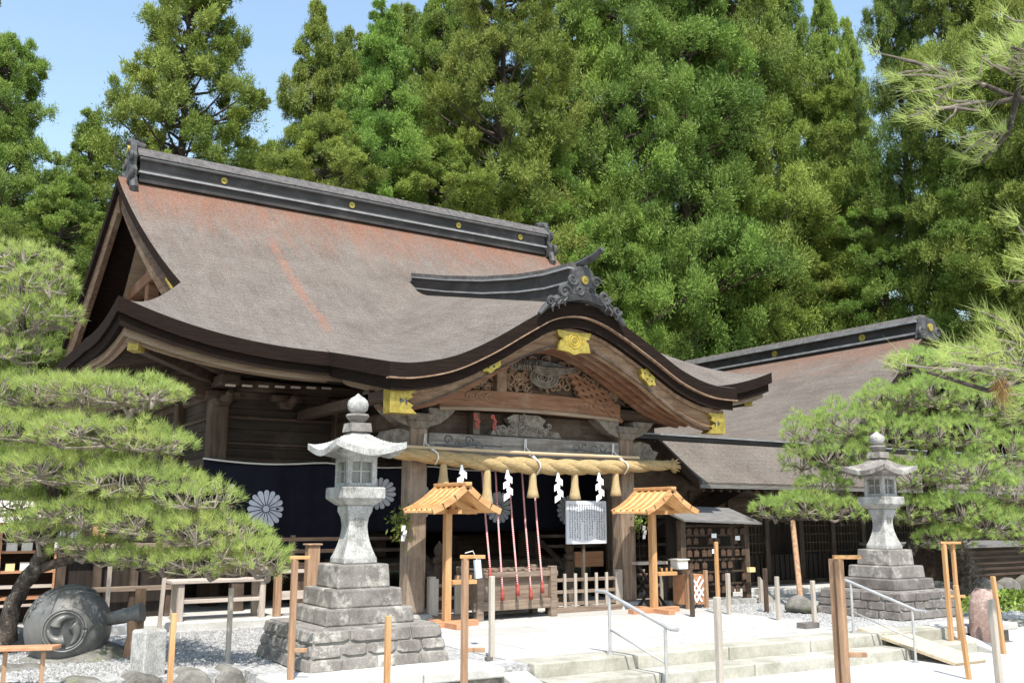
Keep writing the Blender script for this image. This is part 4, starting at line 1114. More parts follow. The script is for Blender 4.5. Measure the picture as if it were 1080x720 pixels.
# ------------------------------------------------------------------ offering box, fences, notice
ob = thing('offering_box', 'weathered wooden offering box on short legs under the bell ropes', 'offering box', (6.98, 11.0, 0))
m = MB(); m.box(6.42, 7.62, 10.74, 11.24, .14, .60); m.build('box_body', GREY_BOX, ob, bevel=.01)
m = MB(); m.box(6.36, 7.68, 10.68, 10.735, .53, .60); m.box(6.36, 7.68, 10.68, 10.735, .12, .24); m.build('front_rail', GREY_BOX, ob, bevel=.008)
m = MB()
for i in range(10): m.box(6.46 + i * .12, 6.52 + i * .12, 10.74, 11.24, .602, .63)
m.build('top_slats', GREY_BOX, ob, bevel=.005)
for x in (6.40, 7.55):
    for y in (10.66, 11.12):
        q = MB(); q.box(x, x + .1, y, y + .1, 0.0, .66); q.build('leg', GREY_BOX, ob, bevel=.01)
def low_fence(x0, x1, y, label, n):
    t = thing('low_fence', label, 'fence', ((x0 + x1) / 2, y, 0), 'low picket fences beside the offering box')
    m = MB()
    for z in (.10, .26, .42): m.box(x0, x1, y - .02, y + .02, z, z + .045)
    m.build('rail', GREY_BOX, t, bevel=.005)
    m = MB()
    for i in range(n):
        x = x0 + .06 + (x1 - x0 - .12) * i / (n - 1); m.box(x - .022, x + .022, y - .045, y - .021, .06, .53)
    m.build('pickets', GREY_Z, t, bevel=.004)
    m = MB(); m.box(x0 - .03, x1 + .03, y - .06, y + .06, 0.0, .08); m.build('sill', GREY_BOX, t, bevel=.008)
    for x in (x0, x1):
        m = MB(); m.box(x - .045, x + .045, y - .045, y + .046, .08, .56); m.build('post', GREY_Z, t, bevel=.008)
low_fence(7.75, 8.98, 11.0, 'low grey picket fence between the offering box and the right porch post', 7)
low_fence(5.92, 6.32, 11.0, 'short low picket fence between the left porch post and the offering box', 3)
low_fence(9.45, 10.1, 11.3, 'short low picket fence just right of the right porch post', 4)
nb = thing('notice_board', 'white framed notice with columns of small black writing hung inside the porch', 'notice', (8.66, 11.3, .9))
NX0, NX1, NZ0, NZ1 = 8.28, 9.02, .92, 1.54
m = MB(); m.box(NX0, NX1, 11.30, 11.33, NZ0, NZ1); m.build('board', BOARDW, nb, bevel=.004)
m = MB()
for c_ in range(15):
    x = NX1 - .05 - c_ * .045; z = NZ1 - .06 - (0 if c_ else .04)
    zend = NZ0 + random.uniform(.04, .10) if c_ not in (4, 9) else NZ0 + .3
    while z > zend:
        for k in range(3):
            a, b_ = random.uniform(-.011, .011), random.uniform(-.009, .009)
            if random.random() < .5: m.box(x + a * .3 - .010, x + a * .3 + .010, 11.296, 11.299, z + b_, z + b_ + .0035)
            else: m.box(x + a, x + a + .0035, 11.296, 11.299, z - .009, z + .009)
        z -= .026
m.build('writing', INK, nb)
m = MB(); m.box(8.6, 8.64, 11.34, 11.38, 0.03, 1.5); m.build('stand_post', W_Z, nb)
wb = MB(); wb.box(8.95, 9.5, 12.0, 12.05, .55, .78)
tag(wb.build('wooden_board', CEDAR_X, loc=(9.2, 12, .55)), 'small reddish wooden board hanging low behind the right porch post', 'board')
# ------------------------------------------------------------------ little roofed stands
def roofed_stand(x, y, label):
    t = thing('roofed_stand', label, 'stand', (x, y, 0), 'little roofed wooden stands beside the porch posts')
    m = MB(); m.box(x - .043, x + .043, y - .043, y + .043, 0.05, 1.36); m.build('post', ORANGE_Z, t, bevel=.006)
    m = MB(); m.box(x - .42, x + .42, y - .06, y + .06, .0, .075); m.build('foot', CEDAR_X, t, bevel=.006)
    m = MB(); m.box(x - .06, x + .06, y - .36, y + .36, .002, .07); m.build('foot', CEDAR_X, t, bevel=.006)
    m = MB(); m.box(x + .043, x + .38, y - .08, y + .05, .50, .55); sh = m.build('shelf', ORANGE_X, t, bevel=.005)
    m = MB()
    for k in range(3): m.cbox((x + .14 + k * .09, y - .02, .56), .02, .02, .045)
    m.each('shelf_peg', ORANGE_X, sh)
    rx = x + .06; zr, hw, dp = 1.68, .46, .36
    def prof(s):
        return [(rx, zr), (rx + s * hw * .35, zr - .135), (rx + s * hw * .7, zr - .235), (rx + s * hw, zr - .295)]
    rf = None
    for s in (-1, 1):
        m = MB(); P = prof(s)
        n = len(P)
        vs = [(a, y - dp, b) for a, b in P] + [(a, y + dp, b) for a, b in P] + [(a, y - dp, b - .03) for a, b in P] + [(a, y + dp, b - .03) for a, b in P]
        fs = []
        for i in range(n - 1):
            fs += [(i, i + 1, n + i + 1, n + i), (2 * n + i, 3 * n + i, 3 * n + i + 1, 2 * n + i + 1), (i, 2 * n + i, 2 * n + i + 1, i + 1), (n + i, n + i + 1, 3 * n + i + 1, 3 * n + i)]
        fs += [(0, n, 3 * n, 2 * n), (n - 1, 3 * n - 1, 4 * n - 1, 2 * n - 1)]
        m.add(vs, fs); rf = m.build('roof', STRAWROOF, t)
        m = MB()
        for k in range(6):
            yy = y - dp + .02 + k * (2 * dp - .04) / 5
            for a, b in zip(P[:-1], P[1:]): m.bar((a[0], yy, a[1] + .012), (b[0], yy, b[1] + .012), .035, .022)
        m.each('roof_batten', ORANGE_X, rf, per=3)
        m = MB()
        for yy in (y - dp - .012, y + dp + .012):
            for a, b in zip(P[:-1], P[1:]): m.bar((a[0], yy, a[1] - .012), (b[0] + s * .012, yy, b[1] - .016), .024, .075)
        m.each('gable_board', ORANGE_X, rf, per=3)
    m = MB(); m.box(rx - .045, rx + .045, y - dp - .05, y + dp + .05, zr - .005, zr + .04); m.build('ridge_board', ORANGE_X, rf, bevel=.008)
    m = MB(); m.box(x - .3, x + .4, y - .04, y + .04, 1.34, 1.40); m.bar((x, y - .3, 1.37), (x, y + .3, 1.37), .05, .05); m.bar((rx, y - .3, zr - .06), (rx, y + .3, zr - .06), .05, .06); m.box(rx - .03, rx + .03, y - .03, y + .03, 1.4, zr - .05)
    m.build('roof_frame', ORANGE_X, t)
    return t
roofed_stand(5.78, 10.35, 'little orange wooden stand with shingled roof by the left porch post')
roofed_stand(9.05, 10.32, 'little orange wooden stand with shingled roof by the right porch post')
def sprig(x, y, z, label, nleaf):
    t = thing('evergreen_sprig', label, 'sprig', (x, y, z), 'evergreen sprigs tied to the porch posts')
    V = []; T = []
    for i in range(nleaf):
        c_ = np.array([x + rng.normal(0, .075), y - .03 + rng.normal(0, .04), z + rng.normal(0, .11)]); a = rng.normal(0, 1, 3); a /= np.linalg.norm(a); b_ = np.cross(a, rng.normal(0, 1, 3)); b_ /= np.linalg.norm(b_)
        V += [c_ - a * .04, c_ + b_ * .014, c_ + a * .04, c_ - b_ * .014]; T.append(rng.random() * .7)
    V = np.array(V) - np.array([x, y, z])
    quads_object('leaves', V, 4, T, LEAF, t)
    m = MB(); m.tube([(x + .03, y, z + .2), (x, y - .02, z), (x - .05, y - .03, z - .18)], .007, 5); m.build('stem', BARK_R, t)
    m = MB()
    for k in range(3): m.prism([(x - .03 + .02 * (k % 2), z - .02 - .06 * k), (x + .02 + .02 * (k % 2), z - .02 - .06 * k), (x + .01 + .02 * (k % 2), z - .09 - .06 * k), (x - .04 + .02 * (k % 2), z - .09 - .06 * k)], y - .1, y - .104, 'y')
    m.build('paper_strip', PAPER, t)
sprig(5.47, PYp - .14, 1.22, 'dark leafy sprig with white paper tied to the left porch post', 190)
sprig(9.40, PYp - .16, 1.2, 'thin leafy sprig with white paper tied to the right porch post', 60)

# ------------------------------------------------------------------ stone lanterns
def lantern(cx, cy, label, dark):
    t = thing('stone_lantern', label, 'stone lantern', (cx, cy, 0), 'stone lanterns flanking the shrine hall')
    # rubble base: core and fitted stones
    def face_stones(z0, z1, w0, w1, rows):
        core = MB(); core.frustum((cx, cy, z0), w0 - .012, w0 - .012, w1 - .012, w1 - .012, z1 - z0 - .005)
        o = core.build('rubble_base', MORTAR, t)
        for face in range(4):
            m = MB(); z = z0
            for r in range(rows):
                h = (z1 - z0) / rows
                nn = 4 + (r % 2); 
                xs_ = [0] + sorted([(i + random.uniform(-.18, .18)) / nn for i in range(1, nn)]) + [1]
                for a, b_ in zip(xs_[:-1], xs_[1:]):
                    za, zb = z + .006 + random.uniform(-.012, .012) * (r > 0), z + h - .006
                    def P(u, zz, d):
                        f = (zz - z0) / (z1 - z0); w = w0 + (w1 - w0) * f; q = w / 2 + d
                        s = (u - .5) * w
                        return [(cx + s, cy - q, zz), (cx - q, cy - s, zz), (cx + q, cy + s, zz), (cx - s, cy + q, zz)][face]
                    d = random.uniform(0, .010); e = .004; k = (b_ - a) * .12
                    j = lambda q: random.uniform(.04, .22) * q
                    ring = [(a + e, za + j(h)), (a + e + j(b_ - a), za), (b_ - e - j(b_ - a), za), (b_ - e, za + j(h)), (b_ - e, zb - j(h)), (b_ - e - j(b_ - a), zb), (a + e + j(b_ - a), zb), (a + e, zb - j(h))]
                    if r == rows - 1: ring[4] = (b_ - e, zb); ring[7] = (a + e, zb)
                    if r == 0: ring[0] = (a + e, za); ring[3] = (b_ - e, za)
                    vs = [P(u, zz, -.05) for u, zz in ring] + [P(u, zz, d) for u, zz in ring] + [P((a + b_) / 2 + (u - (a + b_) / 2) * .86, (za + zb) / 2 + (zz - (za + zb) / 2) * .82, d + .012) for u, zz in ring]
                    fs = [tuple(range(16, 24))] + [(i, (i + 1) % 8, 8 + (i + 1) % 8, 8 + i) for i in range(8)] + [(8 + i, 8 + (i + 1) % 8, 16 + (i + 1) % 8, 16 + i) for i in range(8)]
                    m.add(vs, fs)
                z += h
            m.build('face_stones', dark, o)
    face_stones(0.0, .335, 1.36, 1.22, 3)
    m = MB(); m.frustum((cx, cy, .30), 1.20, 1.20, 1.17, 1.17, .045); m.build('base_top', STONE_G, t)
    for z0, z1, w, mt in ((.345, .49, .88, dark), (.49, .655, .72, STONE_G), (.655, .87, .535, STONE_G)):
        q = MB(); q.frustum((cx, cy, z0), w, w, w - .025, w - .025, z1 - z0); q.build('pedestal_block', mt, t, bevel=.016)
    sh = MB(); prof = [(.172, .87), (.170, .92)] + [(.170 - .073 * math.sin(u * math.pi / 2) ** .9, .92 + .31 * u) for u in lin(0, 1, 9)][1:] + [(.106, 1.30), (.130, 1.36), (.130, 1.415)]
    sh.sqlathe(prof, (cx, cy, 0)); so = sh.build('shaft', STONE_W, t, bevel=.012)
    try:                                               # carved dedication
        for ch, zz, sz in (('御', 1.235, .12), ('燈', 1.0, .15)):
            cu = bpy.data.curves.new('inscription', 'FONT'); cu.body = ch; cu.size = sz; cu.align_x = 'CENTER'; cu.extrude = .002
            to = bpy.data.objects.new('inscription', cu); COL.objects.link(to)
            bpy.context.view_layer.update()
            me = bpy.data.meshes.new_from_object(to.evaluated_get(bpy.context.evaluated_depsgraph_get()))
            bpy.data.objects.remove(to)
            io = bpy.data.objects.new('inscription', me); COL.objects.link(io); io.parent = so
            me.materials.clear(); me.materials.append(STONE_G)
            hw = interp([(z_, r_) for r_, z_ in prof], zz + sz * .4)
            io.location = (0, -hw - .006, zz); io.rotation_euler = (R(90) - (.28 if zz < 1.15 else .1), 0, 0)
    except Exception as ex_: print('inscription skipped', ex_)
    q = MB(); q.sqlathe([(.14, 1.415), (.16, 1.43), (.213, 1.475), (.218, 1.48), (.218, 1.575), (.21, 1.585)], (cx, cy, 0)); q.build('platform', STONE_W, t, bevel=.008)
    fb = thing('x', '', '') if False else None
    q = MB(); W_ = .128
    for a in (-1, 1):
        for b_ in (-1, 1): q.box(cx + a * W_ - .024, cx + a * W_ + .024, cy + b_ * W_ - .024, cy + b_ * W_ + .024, 1.585, 1.87)
    q.box(cx - W_ - .022, cx + W_ + .022, cy - W_ - .022, cy + W_ + .022, 1.586, 1.625); q.box(cx - W_ - .022, cx + W_ + .022, cy - W_ - .022, cy + W_ + .022, 1.825, 1.869)
    fo = q.build('fire_box', STONE_W, t)
    q = MB(); q.box(cx - .107, cx + .107, cy - .107, cy + .107, 1.625, 1.825); q.build('pane', GLASSD, fo)
    q = MB()
    for a in (-.045, .045) if False else (0,):
        for s in (-1, 1):
            q.box(cx + a - .008, cx + a + .008, cy + s * .114 - .006, cy + s * .114 + .006, 1.625, 1.825); q.box(cx + s * .114 - .006, cx + s * .114 + .006, cy + a - .008, cy + a + .008, 1.625, 1.825)
    for s in (-1, 1):
        q.box(cx - .105, cx + .105, cy + s * .114 - .005, cy + s * .114 + .005, 1.73, 1.744); q.box(cx + s * .114 - .005, cx + s * .114 + .005, cy - .105, cy + .105, 1.73, 1.744)
    q.build('lattice', STONE_W, fo)
    # roof with upturned corners
    q = MB(); n = 32; rows = []
    def rz(u, v):
        m_ = max(abs(u), abs(v)); k = min(abs(u), abs(v)) / m_ if m_ > 0 else 0
        return .25 * (1 - m_) ** 1.5 + .085 * (m_ ** 2.0) * k ** 1.6 + .02
    H = .362
    for i in range(n + 1):
        rows.append([(cx + (-1 + 2 * i / n) * H, cy + (-1 + 2 * j / n) * H, 1.87 + .045 + rz(-1 + 2 * i / n, -1 + 2 * j / n)) for j in range(n + 1)])
    q.sheet(rows, .06)
    q.frustum((cx, cy, 1.868), .30, .30, .52, .52, .07)
    q.build('lantern_roof', STONE_W if dark is STONE_G else STONE_G, t, smooth=True, auto=38)
    q = MB(); q.frustum((cx, cy, 2.12), .22, .22, .20, .20, .085); q.lathe([(.0, 2.2), (.06, 2.2), (.075, 2.225), (.10, 2.25), (.115, 2.275), (.105, 2.295), (.07, 2.30), (.0, 2.30)], (cx, cy, 0), 18)
    q.build('finial_seat', STONE_G, t, smooth=True, auto=35)
    q = MB(); q.lathe([(.0, 2.30), (.06, 2.30), (.095, 2.34), (.105, 2.385), (.095, 2.425), (.065, 2.455), (.03, 2.475), (.008, 2.497), (0, 2.50)], (cx, cy, 0), 20); q.build('finial', STONE_W, t, smooth=True, auto=60)
    return t
lantern(3.79, 8.62, 'white stone lantern on stepped rubble pedestal left of the steps, nearest the viewer', STONE_G)
lantern(11.66, 8.47, 'darker roofed stone lantern on stepped rubble pedestal in front of the right pine', STONE_D)

# ------------------------------------------------------------------ handrails
def handrail(p_hi, p_lo, h, label):
    t = thing('handrail', label, 'handrail', (p_hi[0], p_hi[1], 0), 'steel handrails on the stone steps')
    a, b_ = Vector(p_hi), Vector(p_lo)
    m = MB(); m.tube([a, a + Vector((0, 0, h))], .015, 10); m.build('upright', STEEL, t, smooth=True, auto=50)
    m = MB(); m.tube([b_, b_ + Vector((0, 0, h))], .015, 10); m.build('upright', STEEL, t, smooth=True, auto=50)
    at_, bt = a + Vector((0, 0, h)), b_ + Vector((0, 0, h)); d = (bt - at_).normalized()
    m = MB(); fl = Vector((d.x, d.y, 0)).normalized() * .12
    m.tube([at_ - d * .06 - fl, at_ - d * .06, at_, bt, bt + d * .06, bt + d * .06 + fl * .8], .018, 10); m.build('top_rail', STEEL, t, smooth=True, auto=60)
    m = MB(); m.tube([a + Vector((0, 0, h * .42)), b_ + Vector((0, 0, h * .42))], .010, 8); m.build('lower_rail', STEEL, t, smooth=True)
    m = MB(); m.lathe([(.035, 0), (.035, .02), (0, .02)], tuple(a), 12); m.lathe([(.035, 0), (.035, .02), (0, .02)], tuple(b_), 12); m.each('foot_flange', STEEL, t)
handrail((5.93, edgeY(5.93) + .05, .012), (6.03, edgeY(6.03) - .62, GZ), .56, 'steel handrail standing in the middle of the steps, right of the offering box')
handrail((9.33, edgeY(9.33) + .1, .012), (9.42, edgeY(9.42) - .60, GZ), .56, 'steel handrail at the right end of the steps beside the tan ramp')

# ------------------------------------------------------------------ rope posts and frames
def stake(name, base, h, w, m_, label, lean=(0, 0), group='wooden posts set out around the terrace'):
    m = MB(); b_ = Vector(base); m.bar(b_ - Vector((0, 0, .04)), b_ + Vector((lean[0], lean[1], h)), w, w, (0, 1, 0))
    o = m.build(name, m_, loc=tuple(b_), bevel=.006)
    return tag(o, label, 'post', group)
def frame(base, h, arm, label, low=None, m_=None, w=.047, pair=None, vdir=(1, 0, 0), foot=True):
    """upright with a short arm on top and a short arm lower down"""
    t = thing('post_frame', label, 'post frame', base, 'timber post frames with short arms')
    m_ = m_ or BROWNPOST_Z; b_ = Vector(base); v = Vector(vdir)
    m = MB(); m.bar(b_ - Vector((0, 0, .04)), b_ + Vector((0, 0, h)), w, w, (0, 1, 0)); m.build('upright', m_, t, bevel=.005)
    if pair:
        m = MB(); q = b_ + Vector(pair); m.bar(q - Vector((0, 0, .04)), q + Vector((0, 0, h)), w * .9, w * .9, (0, 1, 0)); m.build('upright', m_, t, bevel=.005)
    m = MB(); m.bar(b_ + Vector((0, 0, h + w * .3)) - v * .04, b_ + Vector((0, 0, h + w * .3)) + v * arm, w * .95, w * .6); m.build('arm', ORANGE_X, t, bevel=.004)
    if low: 
        m = MB(); m.bar(b_ + Vector((0, 0, low)) + v * w * .5, b_ + Vector((0, 0, low)) + v * arm, w * .7, w * .7); m.build('arm', m_, t, bevel=.004)
    return t
def onground(px, d, z): 
    """ground point below the place seen at column px, distance d"""
    q = atd(px, 545, d); return (q.x, q.y, z)
A_ = Vector((math.cos(YAW), -math.sin(YAW), 0))
frame(onground(313, 7.9, GZ), 1.19, .13, 'brown post frame with short arms in front of the left lantern pedestal', .47, vdir=A_)
frame(onground(491, 7.55, GZ), 1.21, .16, 'brown post frame with a top arm left of the steps, before the offering box', .52, vdir=A_)
frame(onground(882, 7.0, GZ), 1.23, .16, 'doubled brown post frame in front of the right handrail and ramp', .56, vdir=A_, pair=tuple(A_ * .025 + Vector((0, .09, 0))))
frame(onground(993, 11.3, GZ), 1.22, .2, 'doubled orange post frame at the right corner of the right lantern wall', .62, ORANGE_Z, vdir=A_, pair=tuple(A_ * .15 + Vector((0, .05, 0))))
stake('wooden_post', onground(412, 7.3, GZ), .80, .042, ORANGE_Z, 'short orange post in front of the left lantern pedestal')
stake('wooden_post', onground(190, 7.7, GZ), .78, .042, ORANGE_Z, 'short orange post beside the white stone marker near the mallet')
stake('wooden_post', onground(519, 9.0, 0), .76, .046, GREY_Z, 'pale grey post at the left end of the top step, before the offering box')
stake('wooden_post', onground(753, 6.6, GZ), .995, .042, GREY_Z, 'pale grey post standing on the forecourt in front of the middle of the steps')
stake('wooden_post', onground(1040, 6.6, GZ), .98, .042, GREY_Z, 'pale grey post at the right edge, nearest the viewer', lean=(-.015, .01))
stake('wooden_post', onground(1008, 9.4, GZ), .88, .042, ORANGE_Z, 'short orange post on the gravel in front of the reddish stone', lean=(-.05, .03))
stake('wooden_post', onground(1046, 11.1, GZ), .86, .046, ORANGE_Z, 'thin orange post leaning beside the reddish stone', lean=(-.04, .03))
stake('wooden_post', onground(248, 8.9, 0), .66, .042, GREY_Z, 'pale post on the gravel in front of the wooden bench')
stake('wooden_post', onground(175, 10.9, 0), .70, .042, PALE_Z, 'pale thin post under the left pine beside the bench', lean=(.03, 0))
stake('wooden_post', onground(120, 11.2, 0), 1.0, .045, PALE_Z, 'tall pale thin post behind the mallet handle')
stake('wooden_post', onground(816, 12.4, 0), .55, .046, GREY_Z, 'pale post on the gravel to the right of the plaque rack')
stake('wooden_post', onground(853, 11.6, 0), .55, .046, GREY_Z, 'pale post with a dark foot left of the right lantern')
stake('wooden_post', onground(765, 13.1, 0), .55, .05, GREY_Z, 'brownish grey post in front of the plaque rack, tied to the orange pole')
stake('wooden_post', onground(727, 12.8, 0), .56, .05, W_Z, 'dark post standing in front of the striped crate')
stake('wooden_post', onground(804, 13.4, 0), .6, .05, W_Z, 'dark post at the right end of the plaque rack')
stake('bamboo_pole', onground(754, 13.15, 0), .97, .045, ORANGE_Z, 'tall orange pole in front of the plaque rack', group=None)
sb = MB(); q = onground(519, 9.0, 0); sb.cbox((q[0] - .03, q[1], 0.006), .06, .05, .03); tag(sb.build('foot_block', STONE_D, loc=q), 'small dark block at the foot of the pale grey post by the steps', 'block')
m = MB(); q = onground(853, 11.6, 0); m.cbox((q[0] - .12, q[1], 0), .24, .14, .07); tag(m.build('foot_block', STONE_D, loc=q), 'dark stone block at the foot of the post left of the right lantern', 'block')
m = MB(); q = atd(503, 604, 9.6)
m.bar(q + Vector((0, 0, .13)), q - Vector((-.02, 0, .05)), .07, .03, (0, 1, 0)); 
tagt = thing('hanging_tag', 'pale blue tag hung beside the brown post frame before the offering box', 'tag', tuple(q))
m.build('tag_body', BLUETAG, tagt)
m = MB(); m.tube([q + Vector((0, 0, .13)), q + Vector((-.05, -.0, .22)), Vector(onground(491, 9.6, 0)) * 0 + q + Vector((-.14, 0, .2))], .005, 5); m.build('string', CORD, tagt)

# white stone marker
m = MB(); q = onground(166, 8.2, GZ); m.sqlathe([(.105, 0), (.103, .58), (.095, .60), (.05, .605)], q, .35)
tag(m.build('stone_marker', STONE_W, loc=q, bevel=.01), 'square white stone marker post in front of the left bench', 'stone post')
# small plank rack at the bottom left
t = thing('plank_stand', 'low stand with a sloping orange plank at the bottom left corner', 'stand', onground(28, 7.4, GZ))
c0, c1 = atd(-12, 684, 7.4), atd(60, 682, 7.4)
m = MB(); m.bar(c0, c1, .16, .03); m.build('plank', CEDAR_X, t, bevel=.005)
for px in (6, 46):
    q = atd(px, 687, 7.4); m = MB(); m.bar((q.x, q.y, GZ), q, .03, .03, (0, 1, 0)); m.build('leg', BROWNPOST_Z, t)

# ------------------------------------------------------------------ bench by the hall
bn = thing('bench', 'pale weathered wooden bench under the left pine by the stone kerb', 'bench', (3.5, 11.6, .1))
bx0, bx1, by = 3.0, 3.98, 11.78
m = MB(); m.box(bx0 - .12, bx1 + .08, by - .06, by + .34, .53, .57); m.build('seat', PALE_X, bn, bevel=.006)
for x in (bx0, bx1):
    for y in (by, by + .28):
        m = MB(); m.box(x - .035, x + .035, y - .035, y + .035, .1, .53); m.build('leg', PALE_Z, bn, bevel=.006)
m = MB(); m.box(bx0, bx1, by - .02, by + .02, .30, .345); m.box(bx0, bx1, by + .26, by + .3, .30, .345); m.each('stretcher', PALE_X, bn, bevel=.005)
sf = thing('rail_fence', 'post and rail fence with a dark shade sheet behind, joining the hall corner behind the log props', 'fence', (2.4, 12.5, 0))
m = MB(); m.box(1.75, 3.2, 12.6, 12.64, .1, .92); m.build('shade_backing', DARKWOOD, sf)  # dark sheet in place of the shaded void behind posts and rails
for x in (1.8, 2.2, 2.62, 3.05):
    m = MB(); m.box(x - .045, x + .045, 12.5, 12.59, .1, 1.0); m.build('post', W_Z, sf, bevel=.006)
for z in (.42, .93):
    m = MB(); m.box(1.75, 3.2, 12.46, 12.5, z, z + .06); m.build('rail', GREY_BOX, sf, bevel=.006)
k2 = thing('low_fence', 'brown post and rail fence beside the bench, left of the lantern', 'fence', (4.25, 11.75, .1), None)
m = MB(); m.box(4.12, 4.2, 11.7, 11.78, .1, .6); m.build('post', BROWNPOST_Z, k2); 
m = MB(); m.box(4.2, 5.5, 11.72, 11.76, .30, .40); m.box(4.2, 5.5, 11.72, 11.76, .62, .66); m.build('rail', PALE_X, k2)
m = MB(); q = onground(331, 10.4, 0); m.box(q[0] - .07, q[0] + .07, q[1] - .05, q[1] + .05, 0, 1.0); m.box(q[0] - .09, q[0] + .09, q[1] - .07, q[1] + .07, 1.0, 1.02)
tag(m.build('gate_post', BROWNPOST_Z, loc=q, bevel=.008), 'stout square wooden post behind the left lantern pedestal', 'post')

# ------------------------------------------------------------------ bronze mallet
ml = thing('bronze_mallet', 'huge grey bronze mallet with a three comma crest lying on a rock', 'mallet', onground(68, 9.0, 0))
mc = atd(72, 661, 9.0); ax = Vector((-.235, -.97, .02)).normalized()                  # barrel axis, crest end towards the viewer
def mallet():
    z = ax; x = Vector((0, 0, 1)).cross(z).normalized(); y = z.cross(x)
    to = lambda a, b_, c_: mc + x * a + y * b_ + z * c_
    m = MB(); prof = [(.0, -.36), (.22, -.36), (.30, -.28), (.365, -.14), (.385, 0), (.365, .14), (.315, .26), (.225, .335), (.19, .36), (.0, .362)]
    n = 40; vs = [to(r * math.cos(2 * math.pi * k / n), r * math.sin(2 * math.pi * k / n), h) for r, h in prof for k in range(n)]
    fs = [(i * n + k, i * n + (k + 1) % n, (i + 1) * n + (k + 1) % n, (i + 1) * n + k) for i in range(len(prof) - 1) for k in range(n)]
    m.add(vs, fs); b_ = m.build('barrel', BRONZE, ml, smooth=True, auto=35)
    m = MB()
    for r in (.185, .163): m.tube([to(r * math.cos(a), r * math.sin(a), .362) for a in [2 * math.pi * i / 40 for i in range(41)]], .011, 6)
    m.build('crest_ring', BRONZE, b_, smooth=True)
    m = MB(); m.add([to(.160 * math.cos(a), .160 * math.sin(a), h) for h in (.35, .366) for a in [2 * math.pi * i / 36 for i in range(36)]], [tuple(range(36, 72))] + [(i, (i + 1) % 36, 36 + (i + 1) % 36, 36 + i) for i in range(36)])
    m.build('crest_field', BRONZE_D, b_)
    m = MB()                                           # the three commas
    for k in range(3):
        a0 = 2 * math.pi * k / 3 + .6; pts, rad = [], []
        for i in range(14):
            u = i / 13; rr = .082 + .055 * u; a = a0 - u * 1.75
            pts.append(to(rr * math.cos(a), rr * math.sin(a), .366)); rad.append(.046 * (1 - u) ** .7 + .006)
        m.tube(pts, rad, 8)
    m.build('comma_crest', BRONZE, b_, smooth=True)
    m = MB()                                           # cast ribbons wrapped over the barrel
    for k in range(7):
        a0 = 1.0 + k * .26; pts = []
        for i in range(20):
            u = i / 19; h = -.3 + .5 * u; r = float(np.interp(h, [p_[1] for p_ in prof[1:-1]], [p_[0] for p_ in prof[1:-1]])) + .004
            a = a0 + .5 * math.sin(u * 6 + k) + u * .5; pts.append(to(r * math.cos(a), r * math.sin(a), h))
        m.tube(pts, .013, 5)
    m.build('cast_ribbon', BRONZE, b_, smooth=True)
    m = MB(); hd = (A_ * 1.0 + Vector((0, 0, .20))).normalized(); s0 = mc + hd * .33
    m.tube([s0, s0 + hd * .04, s0 + hd * .05, s0 + hd * .30, s0 + hd * .36, s0 + hd * .38], [.085, .085, .06, .075, .095, .09], 16); m.build('handle', BRONZE, ml, smooth=True, auto=40)
mallet()
hp = mc + A_ * .60
m = MB(); q = Vector((hp.x, hp.y, 0)); m.tube([q - Vector((.02, 0, .1)), q + Vector((.02, 0, .2)), q + Vector((.0, .0, .40))], [.06, .055, .05], 9); q2 = q + Vector((.08, .08, 0)); m.tube([q2 - Vector((0, 0, .1)), q2 + Vector((.0, 0, .62))], [.05, .05], 9)
tag(m.build('log_prop', BROWNPOST_Z, loc=tuple(q), smooth=True, auto=40), 'pair of rough log props under the handle of the bronze mallet', 'prop')
def rock(name, c_, r, m_, label, cat='rock', seed=0, group=None, flat=.7):
    import bmesh
    bm = bmesh.new(); bmesh.ops.create_icosphere(bm, subdivisions=3, radius=1)
    rr = np.random.default_rng(seed); ph = rr.uniform(0, 6, 9)
    for v in bm.verts:
        p_ = v.co; k = 1 + .14 * math.sin(p_.x * 3 + ph[0]) + .12 * math.sin(p_.y * 4 + ph[1]) + .1 * math.sin(p_.z * 5 + ph[2]) + .05 * math.sin((p_.x + p_.z) * 9 + ph[3])
        v.co = Vector((p_.x * r[0] * k, p_.y * r[1] * k, p_.z * r[2] * k))
    me = bpy.data.meshes.new(name); bm.to_mesh(me); bm.free(); me.materials.append(m_)
    me.polygons.foreach_set('use_smooth', [True] * len(me.polygons))
    o = bpy.data.objects.new(name, me); COL.objects.link(o); o.location = c_
    return tag(o, label, cat, group)
q = atd(70, 712, 8.75); rock('garden_rock', (q.x + .05, q.y + .15, -.16), (.55, .5, .26), ROCK, 'flat pale rock carrying the bronze mallet', seed=3)
q = atd(15, 700, 8.3); rock('garden_rock', (q.x, q.y, -.15), (.35, .3, .2), ROCK, 'mossy rock at the left edge behind the sloping plank', seed=5)
q = atd(22, 672, 9.6); rock('garden_rock', (q.x, q.y, -.02), (.3, .25, .2), ROCK, 'mossy rock at the foot of the left pine trunk', seed=6)
q = onground(1030, 11.6, GZ); m = MB(); m.sqlathe([(.17, 0), (.18, .2), (.17, .45), (.14, .64), (.09, .68)], q, .5)
tag(m.build('standing_stone', ROCK_R, loc=q, bevel=.06, smooth=True, auto=60), 'upright reddish stone slab at the right edge beyond the gravel', 'stone')
q = onground(840, 13.4, 0); rock('pole_base_stone', (q[0], q[1], .08), (.2, .2, .13), ROCK, 'round rough stone footing of the leaning pine prop', 'stone', 8)
m = MB(); m.tube([Vector((q[0], q[1], .15)), Vector(atd(836, 550, 14.6))], .04, 8); tag(m.build('pine_prop', BROWNPOST_Z, loc=q), 'leaning orange pole propping the low bough of the right pine', 'prop')

